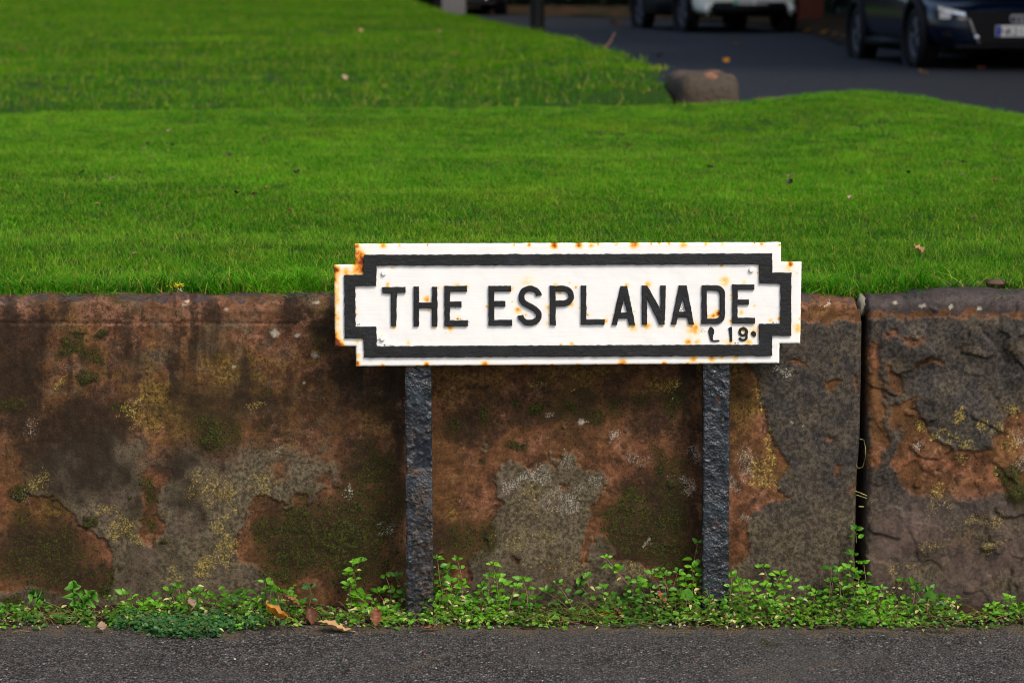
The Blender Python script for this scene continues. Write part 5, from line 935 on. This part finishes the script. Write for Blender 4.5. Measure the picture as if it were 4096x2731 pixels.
def car(label, loc, yaw, L, Wd, H, r, wb, fo, paint, clad, zb, bonnet, plate_band, rings=False, light_style=0, plate_text='', plate_z=.38, seg_front=None):
    root = tag(empty('parked_car', loc, yaw), label, 'car', 'cars parked along the road'); w = Wd / 2
    St = [(0.0, ring(w * .62, zb + .06, bonnet - .16, bonnet - .12, .9, .01)), (.05, ring(w * .80, zb + .01, bonnet - .09, bonnet - .04, .93, .015)), (.16, ring(w * .92, zb - .01, bonnet - .05, bonnet - .0, .95, .02)), (.42, ring(w * .985, zb - .01, bonnet, bonnet + .05)), (.8, ring(w, zb - .01, bonnet + .06, bonnet + .11)),
          (1.15, ring(w, zb, bonnet + .12, bonnet + .18)), (1.7, ring(w, zb, bonnet + .17, bonnet + .22)), (2.6, ring(w, zb, bonnet + .19, bonnet + .24)), (3.3, ring(w, zb, bonnet + .21, bonnet + .26)), (L - .35, ring(w * .97, zb + .02, bonnet + .22, bonnet + .26)), (L - .1, ring(w * .92, zb + .06, bonnet + .15, bonnet + .2)), (L, ring(w * .75, zb + .12, bonnet, bonnet + .05))]
    body = sub_bool(loft(St, paint, 'body'), [(fo, r, r + .045), (fo + wb, r, r + .045)]); link('body', body, root)
    zr = bonnet + .2; cab = [(1.05, [(0, zr - .1), (w * .86, zr - .1), (w * .86, zr - .06), (w * .8, zr - .03), (0, zr)]), (1.75, [(0, zr - .1), (w * .9, zr - .1), (w * .84, zr + .1), (w * .66, H - .09), (0, H - .05)]), (2.4, [(0, zr - .1), (w * .9, zr - .1), (w * .85, zr + .1), (w * .68, H - .06), (0, H)]), (3.2, [(0, zr - .1), (w * .9, zr - .1), (w * .84, zr + .1), (w * .66, H - .1), (0, H - .04)]), (L - .15, [(0, zr - .1), (w * .82, zr - .1), (w * .76, zr + .05), (w * .5, zr + .12), (0, zr + .16)])]
    link('windows', sub_bool(loft(cab, M_GLASS, 'windows'), []), root)
    rf = [(1.6, [(0, H - .14), (w * .68, H - .16), (w * .70, H - .13), (w * .6, H - .085), (0, H - .05)]), (2.4, [(0, H - .1), (w * .7, H - .13), (w * .72, H - .1), (w * .62, H - .03), (0, H + .012)]), (3.4, [(0, H - .14), (w * .66, H - .2), (w * .68, H - .17), (w * .6, H - .09), (0, H - .03)])]
    link('roof', sub_bool(loft(rf, paint, 'roof'), []), root)
    for sx in (-1, 1):
        for y in (fo, fo + wb): wheel(root, sx * (w - .11), y, r, .2, sx)
        b = box_bm(.1, .13, .11, (sx * (w + .08), 1.55, zr + .04), .03, seg=2); link('mirror', bm_mesh('mirror', b, paint, True), root)
        b = box_bm(.05, wb - .8, .09, (sx * (w - .03), fo + wb / 2, zb + .06), .02, seg=2); link('sill', bm_mesh('sill', b, clad, True), root)
        if light_style == 1:
            for (ya, yb) in ((fo + r + .03, fo + wb - r - .03), (.3, fo - r - .02), (fo + wb + r + .02, L - .25)):
                b = box_bm(.05, yb - ya, .36, (sx * (w - .008), (ya + yb) / 2, zb + .2), .02, seg=2); link('side_cladding', bm_mesh('side_cladding', b, M_BLKP, True), root)
        if clad is not paint:
            for y in (fo, fo + wb):
                V, Q = torus_bm(r + .06, .05, 40, 8); V = np.stack([V[:, 1] + sx * (w - .015), V[:, 0] + y, V[:, 2] + r], 1); V = V[:]; link('wheel_arch', mesh_np('wheel_arch', V, Q, M_BLKP), root)
    link('underbody', bm_mesh('underbody', box_bm(Wd - .3, L - .5, .1, (0, L / 2, zb + .03), .03), M_BLKP), root)
    # front details; local -Y faces forward
    if light_style == 0:
        g = bmesh.new(); P = [(-.56, bonnet - .06), (.56, bonnet - .06), (.5, plate_z + .02), (.42, plate_z - .12), (-.42, plate_z - .12), (-.5, plate_z + .02)]
        f_ = g.faces.new([g.verts.new((x, 0, z)) for x, z in P]); e_ = bmesh.ops.extrude_face_region(g, geom=[f_]); bmesh.ops.translate(g, verts=[v for v in e_['geom'] if isinstance(v, bmesh.types.BMVert)], vec=(0, .1, 0)); bmesh.ops.translate(g, verts=g.verts, vec=(0, -.012, 0)); link('grille', bm_mesh('grille', g, M_BLKP), root)
        for sx in (-1, 1):
            hl = bpy.data.objects.new('headlight', None); COL.objects.link(hl); hl.parent = root
            for nm, quad, mt, dy in [('housing', [(.44, bonnet - .10), (.80, bonnet - .005), (.80, bonnet - .14), (.66, bonnet - .165), (.5, bonnet - .14)], M_LAMPD, 0), ('light_strip', [(.44, bonnet - .095), (.8, bonnet - .008), (.8, bonnet - .05), (.46, bonnet - .125)], M_LAMP, -.012), ('lens', [(.68, bonnet - .07), (.79, bonnet - .07), (.78, bonnet - .135), (.69, bonnet - .135)], M_LAMP, -.014), ('lens', [(.52, bonnet - .115), (.62, bonnet - .105), (.62, bonnet - .145), (.54, bonnet - .145)], simple('lamp_dim', srgb(150, 140, 128), .2, .5), -.013)]:
                g = bmesh.new(); ff = lambda x: .0 + .62 * max(0, x - .40)**1.6
                vs_ = [g.verts.new((sx * x, ff(x) + dy, z)) for x, z in quad]; f_ = g.faces.new(vs_); e_ = bmesh.ops.extrude_face_region(g, geom=[f_]); bmesh.ops.translate(g, verts=[v for v in e_['geom'] if isinstance(v, bmesh.types.BMVert)], vec=(0, .1, 0)); link(nm, bm_mesh(nm, g, mt), hl)
            V, Q = tube([np.array([sx * .52, -.01, plate_z + .12]), np.array([sx * .47, -.02, plate_z - .02]), np.array([sx * .42, -.02, plate_z - .12])], [.012, .016, .012], 6); link('grille_trim', mesh_np('grille_trim', V, Q, M_CHR), root)
            b = bmesh.new(); bmesh.ops.create_icosphere(b, subdivisions=2, radius=.028); bmesh.ops.translate(b, verts=b.verts, vec=(sx * .445, -.03, plate_z - .06)); link('fog_lamp', bm_mesh('fog_lamp', b, M_LAMP, True), root)
            b = box_bm(.26, .08, .14, (sx * .62, .1, zb + .15), .03, seg=2); link('air_intake', bm_mesh('air_intake', b, M_BLKP, True), root)
        b = box_bm(1.3, .1, .05, (0, .03, zb + .04), .02); link('front_splitter', bm_mesh('front_splitter', b, M_BLKP), root)
    else:
        b = box_bm(1.2, .12, .2, (0, .0, zb + .10), .04, seg=2); link('lower_grille', bm_mesh('lower_grille', b, M_BLKP, True), root)
        for sx in (-1, 1):
            b = box_bm(.13, .14, .2, (sx * .66, .03, zb + .1), .05, seg=2); link('bumper_corner', bm_mesh('bumper_corner', b, paint, True), root)
            b = box_bm(.26, .12, .09, (sx * .66, .1, bonnet - .02), .04, seg=2); hl = link('headlight', bm_mesh('headlight', b, M_LAMP, True), root)
    if plate_text:
        pl = link('number_plate', bm_mesh('number_plate', box_bm(.52, .012, .111, (0, -.03, plate_z), .004), M_PLW), root)
        link('plate_band', bm_mesh('plate_band', box_bm(.044, .004, .103, (-.234, -.0385, plate_z)), plate_band), pl)
        for k, ch in enumerate(plate_text):
            if ch == ' ': continue
            cu = bpy.data.curves.new('t', 'FONT'); cu.body = ch; cu.size = .105; cu.extrude = .001; cu.align_x = 'CENTER'; ob = bpy.data.objects.new('t', cu); COL.objects.link(ob); dg = bpy.context.evaluated_depsgraph_get(); me = bpy.data.meshes.new_from_object(ob.evaluated_get(dg)); bpy.data.objects.remove(ob)
            me.transform(Matrix.Translation((-.175 + k * .058, -.0385, plate_z - .038)) @ Matrix.Rotation(math.pi / 2, 4, 'X')); me.materials.clear(); me.materials.append(M_CHAR); link('plate_character', me, pl)
    if rings:
        em = bpy.data.objects.new('emblem', None); COL.objects.link(em); em.parent = root
        for k in range(4):
            V, Q = torus_bm(.036, .0075, 28, 8); V = V + np.array([-.081 + k * .054, -.035 - .002 * (k % 2), plate_z + .118]); link('emblem_ring', mesh_np('emblem_ring', V, Q, M_CHR), em)
    return root
def ground_at(px, Zc): x = (px - 2048) * Zc / F; return (x, Zc - 5.5, float(road_z(Zc)))
x0, y0, z0 = ground_at(4066, 24.0)
car('dark blue hatchback with ringed emblem and white number plate, nearest on the road', (x0, y0, z0), math.radians(5), 4.0, 1.74, 1.40, .31, 2.56, .82, car_paint('dark_blue_paint', (.0012, .0045, .016), .1), M_BLKP, .18, .63, M_PLB, True, 0, 'NK21 FE', .375)
x0, y0, z0 = ground_at(2990, 37.0)
car('pale cream crossover with black lower trim and green-banded number plate', (x0, y0, z0), math.radians(12), 4.1, 1.72, 1.56, .33, 2.55, .75, car_paint('pale_cream_paint', srgb(236, 238, 226)), M_BLKP, .26, .74, M_PLG, False, 1, 'EY72 VWP', .45)
x0, y0, z0 = ground_at(1860, 50.0)
car('black car standing farthest away beside the grey gate pillar', (x0, y0, z0), math.radians(6), 4.3, 1.8, 1.45, .32, 2.65, .85, car_paint('black_paint', (.004, .004, .005), .3), M_BLKP, .2, .66, M_PLB, False, 0, '', .4)

# ------------------------------------------------------------------ lamp post, pillars, hedge
lx, ly, lz = .31, 30 - 5.5, float(road_z(30)); lamp = tag(empty('lamp_post', (lx, ly, lz)), 'black street lamp post standing behind the edge of the far lawn', 'lamp post'); M_IRON = simple('black_iron', (.004, .004, .005), .6, .2, .2)
def lathe(prof, n=20):
    V = [(R * math.cos(a), R * math.sin(a), z) for R, z in prof for a in np.linspace(0, 6.2832, n, endpoint=False)]; m = len(prof); return np.array(V), np.array([(i * n + j, i * n + (j + 1) % n, (i + 1) * n + (j + 1) % n, (i + 1) * n + j) for i in range(m - 1) for j in range(n)])
for nm, prof in [('base', [(.11, -.05), (.11, .12), (.10, .14), (.09, .3), (.085, .95), (.095, 1.0), (.08, 1.05), (.05, 1.1)]), ('shaft', [(.055, 1.08), (.05, 2.2), (.042, 4.4), (.06, 4.45), (.03, 4.5)]), ('lantern', [(.05, 4.48), (.12, 4.6), (.2, 5.0), (.23, 5.03), (.1, 5.2), (.03, 5.3), (.02, 5.42), (.0, 5.44)])]:
    V, Q = lathe(prof); link(nm, mesh_np(nm, V, Q, M_IRON), lamp)
gp = at_depth(1815, 60, 39.0); gz = float(lawn_b(gp[0], gp[1])) - .35; pil = tag(empty('gate_pillar', (gp[0], gp[1], gz)), 'plain grey gate pillar at the far end of the lawn', 'pillar')
M_GREY = simple('grey_render', srgb(104, 102, 100), .9, .2, .15, 6, bump=.3)
link('shaft', bm_mesh('shaft', box_bm(.38, .38, 1.9, (0, 0, .95), .01), M_GREY), pil); link('cap_stone', bm_mesh('cap_stone', box_bm(.5, .5, .1, (0, 0, 1.96), .02), M_GREY), pil)
M_BRICK = simple('dark_red_brick', srgb(112, 58, 44), .9, .2, .3, 30, bump=.3); M_MORT = simple('brick_mortar', srgb(90, 84, 76), .95, .1)
bp = at_depth(3232, 90, 41.0); pier = tag(empty('brick_pier', (bp[0], bp[1], float(road_z(41)) + .1)), 'dark red brick gate pier behind the pale car', 'pillar')
link('mortar_core', bm_mesh('mortar_core', box_bm(.43, .43, 1.8, (0, 0, .9)), M_MORT), pier); bk = bm_mesh('brick', box_bm(.215, .1025, .065, (0, 0, 0), .004), M_BRICK)
for c in range(24):
    for i in range(2):
        for s, rot in ((-1, 0), (1, 0), (-1, 1), (1, 1)):
            o = link('brick', bk, pier); off = (-.112 + i * .225 + (.0 if c % 2 else .01)); z = .04 + c * .075
            o.location = (off, s * .175, z) if not rot else (s * .175, off * .6, z); o.rotation_euler = (0, 0, rot * math.pi / 2)
link('cap_stone', bm_mesh('cap_stone', box_bm(.55, .55, .09, (0, 0, 1.87), .02), M_GREY), pier)

M_HEDGE = mat_leaf('hedge_leaf', (.010, .022, .006), (.022, .04, .010), .5, .1)
hl_coll = bpy.data.collections.new('hedge_leaves')
for k in range(4):
    a = Acc(); r = np.random.default_rng(60 + k); lv = leaf_mesh('hl', .09, .055, .3, .2, M_HEDGE); v = np.zeros(len(lv.vertices) * 3); lv.vertices.foreach_get('co', v); f = np.zeros(len(lv.polygons) * 4, int); lv.polygons.foreach_get('vertices', f)
    for j in range(14):
        d = r.normal(size=3); Mx = np.array(leaf_matrix(r.normal(size=3) * .07, d, r.normal(size=3), r.uniform(.7, 1.2))); a.add(v.reshape(-1, 3) @ Mx[:3, :3].T + Mx[:3, 3], f.reshape(-1, 4))
    hl_coll.objects.link(bpy.data.objects.new('leaf_clump', a.mesh('leaf_clump', [M_HEDGE])))
def hedge(pts, h, th, label, seed):
    P = np.array(pts, float); S_ = np.concatenate([[0], np.cumsum(np.linalg.norm(np.diff(P, axis=0), axis=1))]); n = int(S_[-1] / .5) + 2; s = np.linspace(0, S_[-1], n); X = np.interp(s, S_, P[:, 0]); Y = np.interp(s, S_, P[:, 1]); tx, ty = np.gradient(X), np.gradient(Y); l = np.hypot(tx, ty); nx, ny = -ty / l, tx / l
    prof = [(th / 2, 0), (th / 2 + .1, h * .3), (th / 2 + .08, h * .7), (th / 2 - .1, h), (0, h + .1), (-th / 2 + .1, h), (-th / 2, h * .5), (-th / 2, 0)]; V = np.zeros((n, len(prof), 3))
    for j, (o_, z_) in enumerate(prof):
        w_ = .18 * fbm(s * .8, s * 0 + j * 1.3, seed, 3); V[:, j, 0] = X + nx * (o_ + w_ * np.sign(o_)); V[:, j, 1] = Y + ny * (o_ + w_ * np.sign(o_)); V[:, j, 2] = road_z(Y + 5.5) + .1 + z_ + (w_ if z_ > .1 else 0)
    root = tag(empty('hedge', (X[0], Y[0], 0)), label, 'hedge'); Mi = Matrix.Translation((-X[0], -Y[0], 0))
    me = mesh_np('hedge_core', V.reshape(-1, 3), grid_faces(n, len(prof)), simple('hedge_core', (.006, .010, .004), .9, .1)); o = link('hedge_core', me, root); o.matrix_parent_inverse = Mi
    f = link('foliage', me.copy(), root); f.matrix_parent_inverse = Mi; f.data.materials.clear(); f.data.materials.append(M_HEDGE); f['kind'] = 'stuff'; scatter(f, hl_coll, 22, .8, 1.5, seed, None, True)
hedge([(-34, 64), (-9, 56), (-2, 53), (3.6, 46.5), (6.2, 40)], 4.5, 1.4, 'tall dark hedge across the far end of the road behind the cars', 3)
hedge([(6.3, 38.5), (6.9, 33), (7.4, 27), (9.3, 17), (11.5, 8)], 4.5, 1.4, 'tall dark hedge along the right side of the road', 5)

# big trees overhanging the far side of the road (they shade it and drop the leaves)
def tree(x, y, h, cr, label, seed):
    z0 = float(road_z(y + 5.5)) + .1; root = tag(empty('tree', (x, y, z0)), label, 'tree', 'trees behind the hedges'); r = np.random.default_rng(seed); a = Acc()
    P = [np.array([.15 * math.sin(t * 3 + seed), .1 * math.cos(t * 4), h * .62 * t]) for t in np.linspace(0, 1, 7)]; V, Q = tube(P, np.linspace(.28, .13, 7), 10); a.add(V, Q); cs = []
    for k in range(9):
        an = 6.283 * k / 9 + r.uniform(-.3, .3); s_ = P[3 + k % 4]; e = np.array([math.cos(an) * cr * r.uniform(.45, .8), math.sin(an) * cr * r.uniform(.45, .8), h * r.uniform(.58, .95)]); m_ = (s_ + e) / 2 + np.array([0, 0, .3]); V, Q = tube([s_, m_, e], [.09, .06, .02], 6); a.add(V, Q); cs.append(e)
    link('trunk', a.mesh('trunk', [simple('tree_bark', srgb(70, 60, 50), .95, .1, .4, 12, bump=.6)]), root); cs.append(np.array([0, 0, h * .9]))
    b = Acc(); bm = bmesh.new(); bmesh.ops.create_icosphere(bm, subdivisions=2, radius=1); iv_ = np.array([v.co[:] for v in bm.verts]); it_ = np.array([[v.index for v in f.verts] for f in bm.faces]); bm.free()
    for c in cs: b.add(c + iv_ * cr * r.uniform(.35, .5) * (1 + .25 * r.normal(size=(len(iv_), 1))) * np.array([1, 1, .75]), T=it_)
    f = link('crown', b.mesh('crown', [M_HEDGE]), root); f['kind'] = 'stuff'; scatter(f, hl_coll, 9, 1.6, 3.2, seed, None, True)
for k, (x, y, h, cr) in enumerate([(9.4, 16.5, 9, 4.2), (8.4, 25, 10, 4.4), (10.5, 35, 9, 4.2), (3.5, 52, 10, 4.5), (-4, 58, 9, 4.2)]): tree(x, y, h, cr, 'big broadleaf tree behind the tall hedge by the road', 30 + k)
